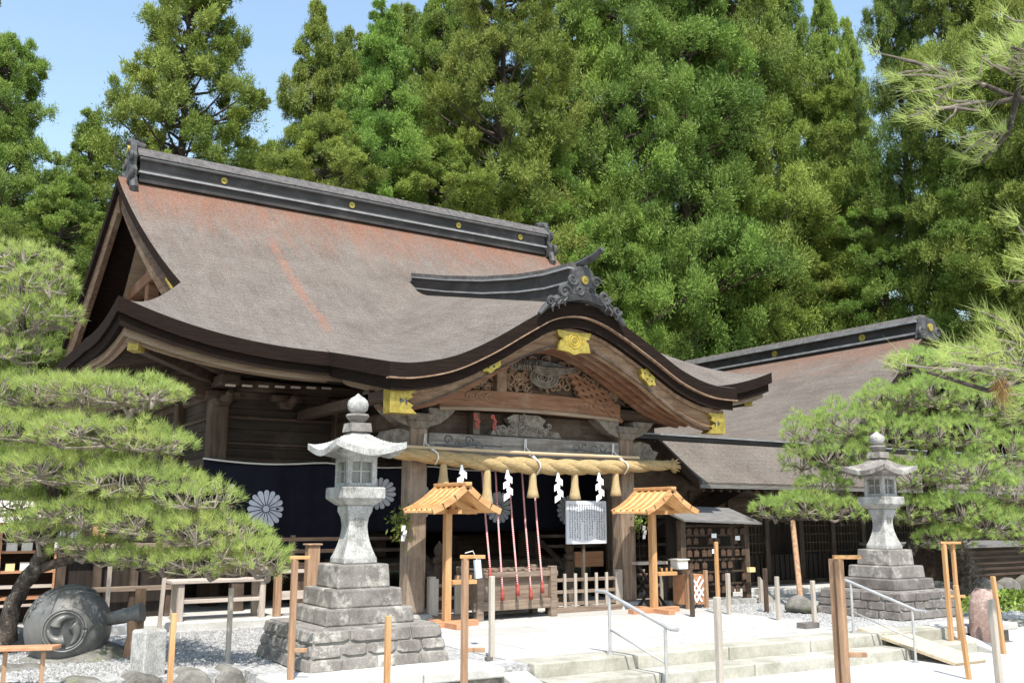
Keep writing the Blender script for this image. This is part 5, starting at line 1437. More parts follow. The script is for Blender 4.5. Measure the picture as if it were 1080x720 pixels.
# loose pebbles lying on the gravel
def pebbles(n, box, seed):
    r_ = np.random.default_rng(seed)
    x = r_.uniform(box[0], box[1], n); y = r_.uniform(box[2], box[3], n)
    r = r_.uniform(.008, .022, n)[:, None]
    a = r_.uniform(0, 6.28, n)
    c_ = np.stack([x, y, np.zeros(n)], 1)
    u = np.stack([np.cos(a), np.sin(a), np.zeros(n)], 1) * r; v = np.stack([-np.sin(a), np.cos(a), np.zeros(n)], 1) * r * .75
    w = np.array([[0, 0, 1.0]]) * r * .75
    V = np.empty((n * 16, 3)); k = 0
    for p_, q in ((u, v), (v, -u), (-u, -v), (-v, u)):
        V[k::16] = c_ + p_; V[k + 1::16] = c_ + q; V[k + 2::16] = c_ + q * .55 + w; V[k + 3::16] = c_ + p_ * .55 + w; k += 4
    return V
P_ = np.concatenate([pebbles(9000, (1.0, 4.6, 8.75, 11.5), 1), pebbles(3500, (9.98, 12.1, 8.0, 10.9), 2)])
pb = quads_object('loose_pebbles', P_, 4, np.zeros(len(P_) // 4), GRAV); pb['kind'] = 'stuff'

# ------------------------------------------------------------------ amulet stall at the far left
sl = thing('amulet_stall', 'small amulet stall with pale pink roof behind the left pine', 'stall', (1.6, 13.6, 0))
m = MB(); m.prism([(13.2, 1.24), (13.2, 1.28), (14.3, 1.52), (14.3, 1.48)], .3, 1.72, 'x'); m.build('roof', PINKROOF, sl)
m = MB()
for z in (.30, .62, .86): m.box(.3, 2.35, 13.45, 13.85, z, z + .03)
m.build('shelf', CEDAR_X, sl)
for x in (.35, 1.2, 2.3):
    m = MB(); m.box(x - .03, x + .03, 13.42, 13.48, 0, 1.25); m.build('post', CEDAR_X, sl)
m = MB(); m.box(.3, 2.35, 13.86, 13.9, 0, 1.2); m.build('back_panel', DARKWOOD_X, sl)
m = MB(); m.box(.3, 2.35, 13.40, 13.44, .44, .48); m.box(.3, 2.35, 13.40, 13.44, .22, .25); m.build('front_rail', PALE_X, sl)
proto = None
for row, z in enumerate((.65, .89)):
    for k in range(11):
        x = .5 + k * .17
        if proto is None:
            m = MB(); m.box(x - .06, x + .06, 13.47, 13.53, z, z + .10); proto = m.build('amulet_box', WHITEM, loc=(x, 13.5, z))
            tag(proto, 'small creamy box of amulets in the rows on the stall shelves', 'box', 'amulet boxes on the stall shelves')
        elif (row, k) not in ((0, 5), (0, 8), (1, 3), (0, 2)):
            o = proto.copy(); COL.objects.link(o); o.location = (x, 13.5, z)
for k, x in enumerate((1.01, 1.35, 1.86)):
    m = MB(); m.box(x - .05, x + .05, 13.47, 13.53, .65, .74)
    tag(m.build('amulet_box', YELLOWP, loc=(x, 13.5, .65)), 'golden yellow amulet box on the lower stall shelf', 'box', 'yellow boxes on the stall shelf')
sg = thing('roofed_notice', 'white notice with its own little pale roof beside the amulet stall', 'notice', (1.95, 13.1, 0))
m = MB(); m.box(1.80, 2.06, 13.0, 13.04, .92, 1.22); m.build('board', PAPER, sg)
m = MB(); m.prism([(1.68, 1.22), (1.93, 1.36), (2.22, 1.22), (2.2, 1.20), (1.93, 1.32), (1.7, 1.20)], 12.8, 13.2, 'y'); m.build('roof', PINKROOF, sg)
m = MB(); m.box(1.78, 1.82, 13.0, 13.04, 0, .92); m.box(2.04, 2.08, 13.0, 13.04, 0, .92); m.build('leg', CEDAR_X, sg)
m = MB()
for c_ in range(5):
    for k in range(9): m.box(1.83 + c_ * .045, 1.85 + c_ * .045, 12.994, 12.998, 1.17 - k * .026, 1.185 - k * .026)
m.build('writing', GREY_X, sg)
stake('wooden_post', (2.30, 13.0, 0), 1.1, .07, ORANGE_Z, 'orange upright post at the right end of the amulet stall')

# ------------------------------------------------------------------ side hall on the right
WG = thing('side_hall', 'long dark wooden side hall with bark roof right of the porch, behind the pine', 'building', (15, 13, 0))
def wslope(x): return 5.55 - .485 * (20 - x) - .012 * (20 - x) * (x - 11)
m = MB(); rows = []
for x in lin(20, 10.8, 24):
    f = (20 - x) / 6.0; y0 = 13.0 - 1.9 * min(f, 1) if x > 14 else 12.3
    rows.append([(x, y, wslope(x)) for y in lin(y0, 21, 10)])
m.sheet(rows, .22); rows = []
for x in lin(20, 26, 8): rows.append([(x, y, 5.55 - .485 * (x - 20)) for y in lin(13, 21, 10)])
m.sheet(rows, .22)
wr = m.build('roof', THATCH_W, WG, smooth=True, auto=40); edge_faces(wr, EDGE)
m = MB(); m.box(19.82, 20.18, 13.1, 21, 5.4, 5.78); wrd = m.build('ridge', RIDGE, wr)
m = MB(); m.box(19.72, 20.28, 13.06, 21, 5.78, 5.84); m.box(19.74, 20.26, 13.06, 21, 5.50, 5.55); m.build('ridge_moulding', RIDGE_L, wrd)
m = MB(); m.prism([(19.75, 5.845), (20.25, 5.845), (20.08, 5.98), (19.92, 5.98)], 13.04, 21, 'y'); m.build('ridge_cap', RIDGE_T, wrd)
for y in (14.6, 17.4):
    m = MB(); m.prism([(y + .09 * math.cos(a), 5.66 + .09 * math.sin(a)) for a in [2 * math.pi * i / 14 for i in range(14)]], 19.79, 19.82, 'x'); m.build('crest', GOLD, wrd)
m = MB(); sil = [(-.36, -.12), (.36, -.12), (.3, .14), (.25, .28), (.15, .38), (-.15, .38), (-.25, .28), (-.3, .14)]
m.prism([(20 + a, 5.5 + b_) for a, b_ in sil], 12.9, 13.05, 'y')
for s in (-1, 1): spiral(m, (20 + s * .3, 12.9, 5.55), .13, 1.4, .045, 'xz', s)
oo = m.build('ridge_ornament', ONI, wrd)
m = MB(); m.prism([(20 + .09 * math.cos(a), 5.66 + .09 * math.sin(a)) for a in [2 * math.pi * i / 14 for i in range(14)]], 12.86, 12.9, 'y'); m.build('crest', GOLD, oo)
# lower roof
LT, LE, LZ0, LZ1 = 12.2, 11.2, 2.62, 1.86
m = MB(); rows = []
for x in lin(10.9, 24, 12): rows.append([(x + (.35 * (1 - k / 5)) * 0, y, LZ1 + (LZ0 - LZ1) * ((y - LE) / (LT - LE)) ** 1.1) for k, y in enumerate(lin(LE, LT, 6))])
m.sheet(rows, .09)
lr = m.build('lower_roof', THATCH_W, WG, smooth=True, auto=40)
m = MB(); m.box(10.4, 24, LT - .06, LT + .25, LZ0 - .02, LZ0 + .05); m.build('lower_ridge', RIDGE, lr)
m = MB(); m.box(10.4, 24, LT - .10, LT + .02, LZ0 + .05, LZ0 + .075); m.build('ridge_moulding', RIDGE_L, lr)
m = MB(); m.hexa([(10.82, LE - .02, LZ1 - .12), (10.88, LE - .02, LZ1 - .12), (10.88, LT, LZ0 - .14), (10.82, LT, LZ0 - .14), (10.82, LE - .02, LZ1 + .03), (10.88, LE - .02, LZ1 + .03), (10.88, LT, LZ0 + .03), (10.82, LT, LZ0 + .03)])
m.build('verge_board', EDGE2, lr)
m = MB(); m.box(10.82, 24, LE - .05, LE + .0, LZ1 - .10, LZ1 - .045); m.build('gutter', SILVERROOF, lr)
m = MB()
for i in range(64): m.bar((10.95 + i * .2, LE + .02, LZ1 - .13), (10.95 + i * .2, 12.4, LZ1 + .35), .05, .05)
m.build('rafters', W_Y, lr)
# walls, posts and lattice
SW = 12.5
m = MB(); m.box(9.9, 24, SW, SW + .06, 1.36, 2.6); m.build('wall', wood('brown board wall', (0.07, 0.047, 0.032), (0.14, 0.10, 0.07), 'x', c3=(0.19, 0.15, 0.11)), WG)
m = MB(); m.box(9.9, 24, SW - .03, SW + .0, 1.58, 1.66); m.box(9.9, 24, SW - .05, SW + .0, 1.28, 1.38); m.box(9.9, 24, SW - .1, SW + .06, .02, .16); m.build('wall_rail', W_X, WG, bevel=.01)
for i in range(16):
    m = MB(); x = 10.0 + i * .93; m.box(x - .06, x + .06, SW - .06, SW - .0, .02, 1.75); m.build('wall_post', W_Z, WG, bevel=.008)
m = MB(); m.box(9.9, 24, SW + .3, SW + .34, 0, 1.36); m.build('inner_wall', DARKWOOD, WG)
for i in range(15):
    x0, x1 = 10.06 + i * .93, 10.87 + i * .93
    m = MB()
    if i % 3 != 1:
        n = 9
        for k in range(n + 1): xx = x0 + (x1 - x0) * k / n; m.box(xx - .008, xx + .008, SW + .02, SW + .045, .62, 1.28)
        for z in (.66, .82, .98, 1.14): m.box(x0, x1, SW + .0, SW + .02, z, z + .018)
        m.build('lattice', W_Z, WG)
    m = MB(); m.box(x0, x1, SW + .02, SW + .05, .16, .62)
    for k in range(6): xx = x0 + (x1 - x0) * (k + .5) / 6; m.box(xx - .02, xx + .02, SW + .0, SW + .02, .16, .62)
    m.build('door_panel', DARKWOOD, WG)
m = MB(); m.box(10.0, 24, 11.6, 12.48, -.02, .09); m.build('podium', SLAB, WG, bevel=.02)

# plaque rack with its canopy
PK = thing('plaque_rack', 'dark wooden rack hung with votive plaques under a grey canopy', 'rack', (10.6, 10.75, 0))
px0, px1, py_ = 9.95, 11.28, 10.7
m = MB(); m.hexa([(9.78, 10.45, 1.24), (11.42, 10.45, 1.19), (11.42, 11.15, 1.42), (9.78, 11.15, 1.46), (9.78, 10.45, 1.27), (11.42, 10.45, 1.22), (11.42, 11.15, 1.45), (9.78, 11.15, 1.49)]); m.build('canopy', SILVERROOF, PK)
for x in (px0, px1):
    m = MB(); m.box(x - .05, x + .05, py_ - .05, py_ + .05, 0, 1.26); m.build('post', W_Z, PK, bevel=.008)
m = MB(); m.box(px0, px1, py_ + .3, py_ + .34, .02, 1.3); m.build('back_panel', DARKWOOD, PK)
for z in (.30, .48, .66, .84, 1.02, 1.16):
    m = MB(); m.box(px0 + .05, px1 - .05, py_ - .02, py_ + .02, z, z + .025); m.build('bar', W_X, PK)
m = MB(); m.box(px0 - .1, px1 + .1, py_ - .1, py_ + .36, 0, .08); m.build('base', STONE_W, PK)
proto = None
for r, z in enumerate((.30, .48, .66, .84, 1.02, 1.16)):
    for k in range(9):
        if random.random() < .3: continue
        x = px0 + .12 + k * .138 + random.uniform(-.02, .02); zz = z - .115 
        if proto is None:
            m = MB(); m.prism([(x - .045, zz + .0), (x + .045, zz + .0), (x + .045, zz + .075), (x, zz + .10), (x - .045, zz + .075)], py_ - .04, py_ - .052, 'y')
            m.box(x - .002, x + .002, py_ - .046, py_ - .042, zz + .10, zz + .135)
            proto = m.build('votive_plaque', wood('plaque wood', (0.05, 0.028, 0.018), (0.10, 0.06, 0.038), 'x'), loc=(x, py_, zz))
            tag(proto, 'small brown house shaped votive plaque hanging on the rack', 'plaque', 'votive plaques on the rack')
        else:
            o = proto.copy(); COL.objects.link(o); o.location = (x, py_ + random.uniform(-.006, 0), zz)
for (px, py), lb_ in (((547, 0), ''),):
    pass
for c_, lb_ in (((10.55, 1.03), 'white paper slip on the top bar of the plaque rack, near its middle'), ((10.55, .80), 'white paper slip on the middle bar of the plaque rack'), ((11.05, .99), 'white paper slip near the right post of the plaque rack')):
    m = MB(); m.box(c_[0] - .05, c_[0] + .05, py_ - .075, py_ - .07, c_[1] - .035, c_[1] + .03); tag(m.build('paper_slip', PAPER, loc=(c_[0], py_ - .07, c_[1])), lb_, 'paper')
q = (11.22, 10.5, 0)
m = MB(); m.box(q[0] - .1, q[0] + .02, q[1] - .03, q[1] + .03, .48, .55); o = thing('x_', 'y', 'z') if False else None
tag(m.build('offering_packet', YELLOWP, loc=(q[0], q[1], .5)), 'yellowish packet fixed to the right post of the plaque rack', 'packet')
m = MB(); c_ = Vector((11.42, 10.55, 0)); m.prism([(c_.x - .0, 0), (c_.x + .34, 0), (c_.x + .16, .14), (c_.x + .06, .34), (c_.x, .40)], c_.y, c_.y + .05, 'y')
tag(m.build('corner_brace', GREY_Z, loc=tuple(c_)), 'curved grey wooden brace at the right foot of the plaque rack', 'brace')
# striped crate and lamp box beside it
cr = thing('striped_crate', 'wooden crate with diagonal white slats left of the plaque rack', 'crate', (9.85, 10.55, 0))
ca, cb = Vector((9.80, 10.45, .05)), Vector((10.16, 10.45, .05))
m = MB(); m.box(9.80, 10.16, 10.46, 10.75, .06, .48); m.build('body', CEDAR_X, cr)
for x in (9.78, 10.14):
    m = MB(); m.box(x, x + .05, 10.42, 10.47, 0, .54); m.build('leg', BROWNPOST_Z, cr)
m = MB()
for s in (-1, 1):
    for k in (-.16, -.04, .08):
        pts = []
        for i in range(61):
            x = 9.84 + .28 * i / 60; z = .27 + s * (x - 9.98) * 1.25 + k
            if .09 < z < .46: pts.append((x, z))
        yy = 10.452 - (.008 if s > 0 else 0)
        m.bar((pts[0][0], yy, pts[0][1]), (pts[-1][0], yy, pts[-1][1]), .006, .026, (0, 0, 1))
m.build('white_slats', PAPER, cr)
m = MB(); m.box(9.76, 9.98, 10.6, 10.75, .55, .68); m.box(9.74, 10.0, 10.58, 10.77, .68, .70)
tag(m.build('small_box', WHITEM, loc=(9.87, 10.68, .55), bevel=.01), 'small creamy box standing on the crate beside the plaque rack', 'box')
m = MB(); m.box(9.74, 10.02, 10.56, 10.79, .48, .549); tag(m.build('box_tray', W_X, loc=(9.87, 10.68, .48)), 'thin wooden tray on top of the striped crate', 'tray')
ft = thing('folding_table', 'plain wooden table with crossed legs behind the right roofed stand', 'table', (9.55, 10.95, 0))
m = MB(); m.box(9.25, 9.80, 10.85, 11.15, .62, .66); m.build('tabletop', PALE_X, ft)
for s in (-1, 1):
    m = MB(); m.bar((9.52 - s * .25, 10.9 , 0.03), (9.52 + s * .25, 10.9, .6), .03, .03); m.build('leg', DARKWOOD, ft)
    m = MB(); m.bar((9.52 - s * .25, 11.1 , 0.03), (9.52 + s * .25, 11.1, .6), .03, .03); m.build('leg', DARKWOOD, ft)

# ------------------------------------------------------------------ garden pines
def needle_tufts(centers, dirs, n=24, ln=.085, w=.0045, spread=.9, seed=1):
    r_ = np.random.default_rng(seed)
    C_ = np.repeat(centers, n, axis=0); D_ = np.repeat(dirs, n, axis=0)
    d = D_ + r_.normal(0, spread * .5, C_.shape); d /= np.linalg.norm(d, axis=1, keepdims=True)
    l = ln * r_.uniform(.65, 1.15, (len(C_), 1))
    b = C_ + r_.normal(0, .012, C_.shape)
    s = np.cross(d, r_.normal(0, 1, C_.shape)); s /= np.linalg.norm(s, axis=1, keepdims=True) + 1e-9
    V = np.empty((len(C_) * 3, 3)); V[0::3] = b - s * w / 2; V[1::3] = b + s * w / 2; V[2::3] = b + d * l
    tone = np.clip(np.repeat(r_.uniform(0, 1, len(centers)), n) * .6 + r_.uniform(0, .4, len(C_)), 0, 1)
    return V, tone
def pad_points(c, rx, ry, rz, n, r_):
    """points through a flattened cloud pad, mostly on its top"""
    out = []
    while len(out) < n:
        p_ = r_.uniform(-1, 1, 3); q = p_[0] ** 2 + p_[1] ** 2
        if q > 1: continue
        h = math.sqrt(1 - q)
        wob = 1 + .25 * math.sin(p_[0] * 5 + c[0] * 7) * math.sin(p_[1] * 4 + c[1] * 5)
        z = (h * r_.uniform(.45, 1.0) if r_.random() < .8 else -h * r_.uniform(0, .55)) * wob
        out.append((c[0] + p_[0] * rx, c[1] + p_[1] * ry, c[2] + z * rz, p_[0], p_[1], z))
    return np.array(out)
def garden_pine(label, base, limbs, pads, dens, seed, ln=.085, w=.0048, nper=24):
    r_ = np.random.default_rng(seed)
    t = thing('garden_pine', label, 'pine tree', tuple(base))
    tr = MB()
    for pts, rad in limbs: 
        P = []; Rr = []
        for i in range(len(pts) - 1):
            for k in range(5):
                u = k / 5; P.append(pts[i].lerp(pts[i + 1], u) + Vector(r_.normal(0, rad[i] * .18, 3))); Rr.append((rad[i] + (rad[i + 1] - rad[i]) * u) * r_.uniform(.88, 1.12))
        P.append(pts[-1]); Rr.append(rad[-1]); tr.tube(P, Rr, 9)
    tr.build('trunk', BARK, t, smooth=True)
    jts = [p_ for pts, _ in limbs for p_ in pts[1:]]
    tw = MB(); Cs, Ds = [], []
    for (c_, rx, ry, rz) in pads:
        n = int(dens * rx * ry)
        pp = pad_points(c_, rx, ry, rz, n, r_)
        Cs.append(pp[:, :3]); d = np.stack([pp[:, 3] * .7, pp[:, 4] * .7, np.where(pp[:, 5] > 0, .9, .15)], 1) + r_.normal(0, .25, (n, 3)); Ds.append(d / np.linalg.norm(d, axis=1, keepdims=True))
        near = min(jts, key=lambda j: (j - c_).length)
        hub = Vector((c_.x, c_.y, c_.z - rz * .35))
        mid = near.lerp(hub, .5) + Vector((0, 0, -.06))
        tw.tube([near, mid, hub], [.03, .024, .018], 6)
        subs = []
        for k in range(8):
            a = k / 8 * 6.283 + r_.uniform(-.3, .3); e = Vector((c_.x + rx * .62 * math.cos(a), c_.y + ry * .62 * math.sin(a), c_.z - rz * .15 + r_.normal(0, .03)))
            subs.append(e); tw.tube([hub, hub.lerp(e, .5) + Vector(r_.normal(0, .03, 3)), e], [.016, .012, .008], 5)
        for k in r_.choice(n, min(n, int(n * .42)), replace=False):
            e = Vector(pp[k, :3]); s = min(subs + [hub], key=lambda j: (j - e).length)
            tw.tube([s, s.lerp(e, .55) + Vector(r_.normal(0, .025, 3)), e], [.007, .0055, .004], 4, cap=False)
    tw.build('twigs', TWIG, t)
    V, T = needle_tufts(np.concatenate(Cs), np.concatenate(Ds), nper, ln, w, .9, seed)
    quads_object('needles', V - np.array(base), 3, T, NEEDLE, t)
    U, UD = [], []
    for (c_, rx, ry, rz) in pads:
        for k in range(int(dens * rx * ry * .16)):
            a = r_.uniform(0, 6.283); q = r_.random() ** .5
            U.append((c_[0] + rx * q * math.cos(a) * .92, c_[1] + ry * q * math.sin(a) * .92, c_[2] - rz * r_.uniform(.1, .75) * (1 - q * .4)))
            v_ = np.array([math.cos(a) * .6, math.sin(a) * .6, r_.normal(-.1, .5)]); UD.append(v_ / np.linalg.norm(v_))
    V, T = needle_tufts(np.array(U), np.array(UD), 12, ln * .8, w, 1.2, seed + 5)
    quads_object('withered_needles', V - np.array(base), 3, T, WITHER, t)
    return t
def pads_of(lst, yscale=1.0):
    out = []
    for (px, py, rx, ry, d) in lst:
        c_ = atd(px, py, d); out.append((c_, rx * d / 1000, rx * d / 1000 * .75 * yscale, ry * d / 1000))
    return out
D9 = 9.2
left_limbs = [([atd(-2, 705, D9), atd(8, 660, D9), atd(22, 620, D9 + .1), atd(45, 585, D9), atd(60, 545, D9 + .1), atd(52, 490, D9 + .1), atd(40, 430, D9 + .2), atd(25, 360, D9 + .3), atd(22, 300, D9 + .3)], [.10, .09, .08, .07, .065, .06, .05, .04, .025]),
              ([atd(32, 602, D9), atd(80, 588, D9 - .1), atd(130, 592, D9 - .3), atd(180, 604, D9 - .4), atd(230, 606, D9 - .5), atd(280, 606, D9 - .5)], [.05, .045, .04, .035, .028, .018]),
              ([atd(58, 540, D9), atd(110, 510, D9 - .3), atd(160, 500, D9 - .5), atd(200, 540, D9 - .6)], [.05, .04, .03, .02]),
              ([atd(45, 450, D9 + .1), atd(90, 440, D9 - .1), atd(140, 432, D9 - .3)], [.04, .03, .02])]
garden_pine('cloud pruned pine on the left with flat needle pads over the bronze mallet', tuple(atd(-2, 705, D9)), left_limbs,
            pads_of([(25, 280, 48, 24, 9.5), (15, 312, 50, 22, 9.5), (15, 345, 56, 26, 9.4), (45, 330, 40, 18, 9.4), (10, 372, 46, 18, 9.3), (48, 300, 34, 18, 9.4), (25, 418, 80, 24, 9.4), (85, 416, 70, 20, 9.1), (130, 418, 62, 24, 8.9), (160, 416, 36, 18, 8.8), (45, 458, 75, 26, 9.0), (115, 462, 78, 24, 8.7), (165, 470, 42, 16, 8.6),
                     (15, 500, 60, 28, 9.1), (80, 500, 80, 28, 8.9), (150, 512, 72, 26, 8.6), (205, 528, 50, 24, 8.4), (110, 545, 78, 22, 8.8), (170, 555, 68, 24, 8.5), (225, 565, 60, 26, 8.4), (262, 588, 46, 22, 8.3), (285, 598, 24, 16, 8.3), (215, 595, 55, 18, 8.4), (165, 590, 50, 14, 8.6), (55, 550, 50, 18, 9.2), (20, 535, 40, 16, 9.2), (40, 565, 45, 14, 8.9), (95, 578, 40, 12, 8.9), (130, 590, 34, 10, 8.7)], 1.0), 800, 21, w=.0044, nper=22)
DR = 15.0
right_limbs = [([atd(1000, 655, DR), atd(1012, 625, DR), atd(1022, 600, DR), atd(1005, 575, DR), atd(985, 545, DR + .1), atd(980, 500, DR + .2), atd(990, 450, DR + .2), atd(1000, 410, DR + .2)], [.15, .14, .13, .13, .12, .1, .08, .05]),
               ([atd(985, 548, DR), atd(960, 575, DR - .2), atd(955, 590, DR - .3)], [.10, .10, .05]),
               ([atd(982, 540, DR), atd(930, 530, DR - .2), atd(870, 545, DR - .3), atd(820, 548, DR - .3)], [.08, .06, .045, .03]),
               ([atd(982, 500, DR + .2), atd(930, 480, DR), atd(880, 470, DR)], [.06, .05, .03]),
               ([atd(985, 480, DR + .2), atd(1040, 460, DR), atd(1090, 450, DR)], [.06, .05, .03]),
               ([atd(985, 540, DR + .1), atd(1040, 530, DR), atd(1100, 525, DR)], [.06, .05, .03])]
garden_pine('wide spreading pine with light green pads behind the right stone lantern', tuple(atd(1000, 655, DR)), right_limbs,
            pads_of([(855, 458, 34, 24, 15.1), (895, 448, 42, 28, 15.0), (940, 428, 48, 26, 15.2), (985, 420, 48, 28, 15.0), (1035, 430, 46, 28, 14.9), (1080, 445, 38, 28, 14.9), (845, 488, 26, 22, 15.1), (890, 486, 44, 24, 14.9), (945, 462, 48, 26, 14.8), (1010, 462, 48, 26, 14.7), (1060, 480, 44, 28, 14.7),
                     (815, 540, 27, 17, 14.8), (850, 536, 40, 19, 14.7), (890, 540, 32, 18, 14.7), (960, 505, 46, 26, 14.7), (1015, 500, 48, 26, 14.5), (1065, 520, 44, 28, 14.5), (960, 542, 40, 22, 14.7), (1010, 540, 46, 24, 14.5), (1055, 556, 44, 24, 14.4), (1000, 570, 40, 18, 14.6), (1095, 570, 36, 24, 14.4), (1105, 490, 34, 34, 14.7),
                     (1020, 390, 48, 22, 15.3), (1070, 400, 40, 24, 15.2), (920, 495, 34, 20, 15.0), (970, 385, 38, 18, 15.3), (870, 515, 34, 16, 15.0), (1085, 425, 36, 24, 15.0)], 1.0), 640, 33, ln=.105, w=.0074, nper=22)

# near pine whose boughs hang into the picture at the right edge
def near_pine():
    r_ = np.random.default_rng(5)
    b0 = onground(1330, 5.4, GZ)
    t = thing('overhanging_pine', 'near pine at the right edge with long loose needles over the path', 'pine tree', b0)
    b_ = Vector(b0)
    tr = MB(); tr.tube([b_ - Vector((0, 0, .1)), b_ + Vector((.08, .1, 1.2)), b_ + Vector((-.06, .02, 2.3)), b_ + Vector((.05, .12, 3.4)), b_ + Vector((-.08, .02, 4.4)), b_ + Vector((.02, 0, 5.2))], [.13, .115, .095, .075, .05, .02], 10)
    tw = MB(); Cs, Ds = [], []
    groups = [[(1078, 372, 4.8), (1020, 378, 4.7), (978, 392, 4.6), (1050, 345, 4.8)], [(1092, 240, 4.9), (1092, 300, 4.9), (1130, 270, 4.6)], [(1082, 10, 4.9), (1068, 50, 4.8), (1110, 140, 5.0), (1120, 40, 5.2)]]
    groups = [[atd(*q) for q in g_] for g_ in groups]
    for h, a0 in ((1.9, .2), (2.6, 1.3), (3.4, 5.6), (4.3, 2.4), (5.0, 4.2)):        # boughs on the far sides of the stem
        c_ = b_ + Vector((math.cos(a0) * 1.3, math.sin(a0) * 1.3, h)); groups.append([c_ + Vector(r_.normal(0, .28, 3)) for _ in range(4)])
    for g_ in groups:
        mean = sum(g_, Vector((0, 0, 0))) / len(g_); h0 = min(max(mean.z - .3 - GZ, 1.0), 5.0)
        s0 = b_ + Vector((.0, .05, h0)); m1 = s0.lerp(mean, .35) + Vector((0, 0, -.08)); m2 = s0.lerp(mean, .72) + Vector((0, 0, .04))
        tr.tube([s0, s0.lerp(m1, .5) + Vector((0, .03, -.03)), m1, m1.lerp(m2, .5) + Vector((.02, -.03, .0)), m2], [.05, .042, .036, .03, .022], 7)
        for e in g_:
            mid = m2.lerp(e, .5) + Vector(r_.normal(0, .04, 3)); tr.tube([m2, mid, e], [.018, .013, .009], 6)
            for k in range(9):
                q = e.lerp(m2, r_.uniform(0, .45)) + Vector(r_.normal(0, 1, 3) * np.array([.10, .10, .07])); o_ = m2.lerp(e, r_.uniform(.3, .9)); tw.tube([o_, o_.lerp(q, .6) + Vector(r_.normal(0, .02, 3)), q], [.008, .0065, .0045], 5)
                dd = (q - s0.lerp(e, .7)).normalized() + Vector((0, 0, .35))
                for j in range(2): Cs.append(tuple(q + Vector(r_.normal(0, .02, 3)))); Ds.append(tuple(dd.normalized()))
    tr.build('trunk', BARK, t, smooth=True); tw.build('twigs', TWIG, t)
    V, T = needle_tufts(np.array(Cs), np.array(Ds), 17, .15, .0032, .95, 8)
    quads_object('needles', V - np.array(b0), 3, T, NEEDLE, t)
    c_ = np.array([atd(1055, 405, 4.7) + Vector(r_.normal(0, .015, 3)) for _ in range(6)]); dd = np.tile(np.array([[0, 0, -1.0]]), (6, 1))
    V, T = needle_tufts(c_, dd, 28, .12, .003, .6, 9); quads_object('dead_needles', V - np.array(b0), 3, T, DEAD, t)
near_pine()
# low shrubs and young stems at the right edge
def shrub(c_, r, n, label, seed):
    r_ = np.random.default_rng(seed); V = []; T = []
    for i in range(n):
        p_ = r_.normal(0, 1, 3); p_ /= np.linalg.norm(p_); p_ *= r_.uniform(.4, 1) ** .5; p_ = p_ * np.array(r); p_[2] = abs(p_[2])
        a = r_.normal(0, 1, 3); a /= np.linalg.norm(a); b_ = np.cross(a, r_.normal(0, 1, 3)); b_ /= np.linalg.norm(b_); s = r_.uniform(.02, .045)
        V += [p_ - a * s * 1.6, p_ + b_ * s * .6, p_ + a * s * 1.6, p_ - b_ * s * .6]; T.append(r_.random())
    t = thing('shrub', label, 'shrub', c_)
    quads_object('leaves', np.array(V), 4, T, LEAF, t)
    m = MB()
    for k in range(5): m.tube([c_, Vector(c_) + Vector((r_.normal(0, r[0] * .3), r_.normal(0, r[1] * .3), r[2] * .7))], .012, 5)
    m.build('stem', BARK_R, t)
q = atz(1062, 640, 0); shrub((q.x, q.y, 0), (.9, .5, .25), 1500, 'low mossy green shrub behind the rubble wall at the far right', 3)
q = atd(985, 640, 13.4); shrub((q.x, q.y, 0), (.4, .4, .3), 700, 'small green shrub between the right lantern and the reddish stone', 4)

# far right: low reddish lattice building seen under the pine
fr = thing('garden_shed', 'low reddish shed with slatted front beyond the pine at the far right', 'shed', tuple(atz(1075, 632, 0)))
q = wloc(fr)
m = MB(); m.box(q.x + .25, q.x + 4, q.y + 1.2, q.y + 3, 0.2, .775); m.build('wall', W_X, fr)
m = MB(); 
for k in range(5): m.box(q.x + .2, q.x + 4, q.y + 1.15, q.y + 1.19, .28 + k * .1, .32 + k * .1)
m.build('slats', W_X, fr)
m = MB(); m.box(q.x + .15, q.x + 4.1, q.y + 1.0, q.y + 3.1, .78, .83); m.build('roof', SILVERROOF, fr)
m = MB(); m.box(q.x + .25, q.x + 4, q.y + 1.25, q.y + 2.9, -.02, .2); m.build('footing', STONE_W, fr)

# ------------------------------------------------------------------ cedar forest
def hillz(x, y): return 0.0
hm = MB(); nx, ny = 26, 14; rows = []
for i in range(nx + 1):
    x = -50 + 150 * i / nx
    rows.append([(x, 27 + 60 * j / ny, -.4 + 11 * (j / ny) ** 1.5 + .5 * math.sin(i * 1.3 + j) * (j / ny)) for j in range(ny + 1)])
vs = [p_ for r in rows for p_ in r]; k = ny + 1
hm.add(vs, [(i * k + j, i * k + j + 1, (i + 1) * k + j + 1, (i + 1) * k + j) for i in range(nx) for j in range(ny)])
struct(hm.build('hill', mat('forest floor', (0.045, 0.05, 0.02), (0.09, 0.075, 0.04), 2, rough=.95), smooth=True))

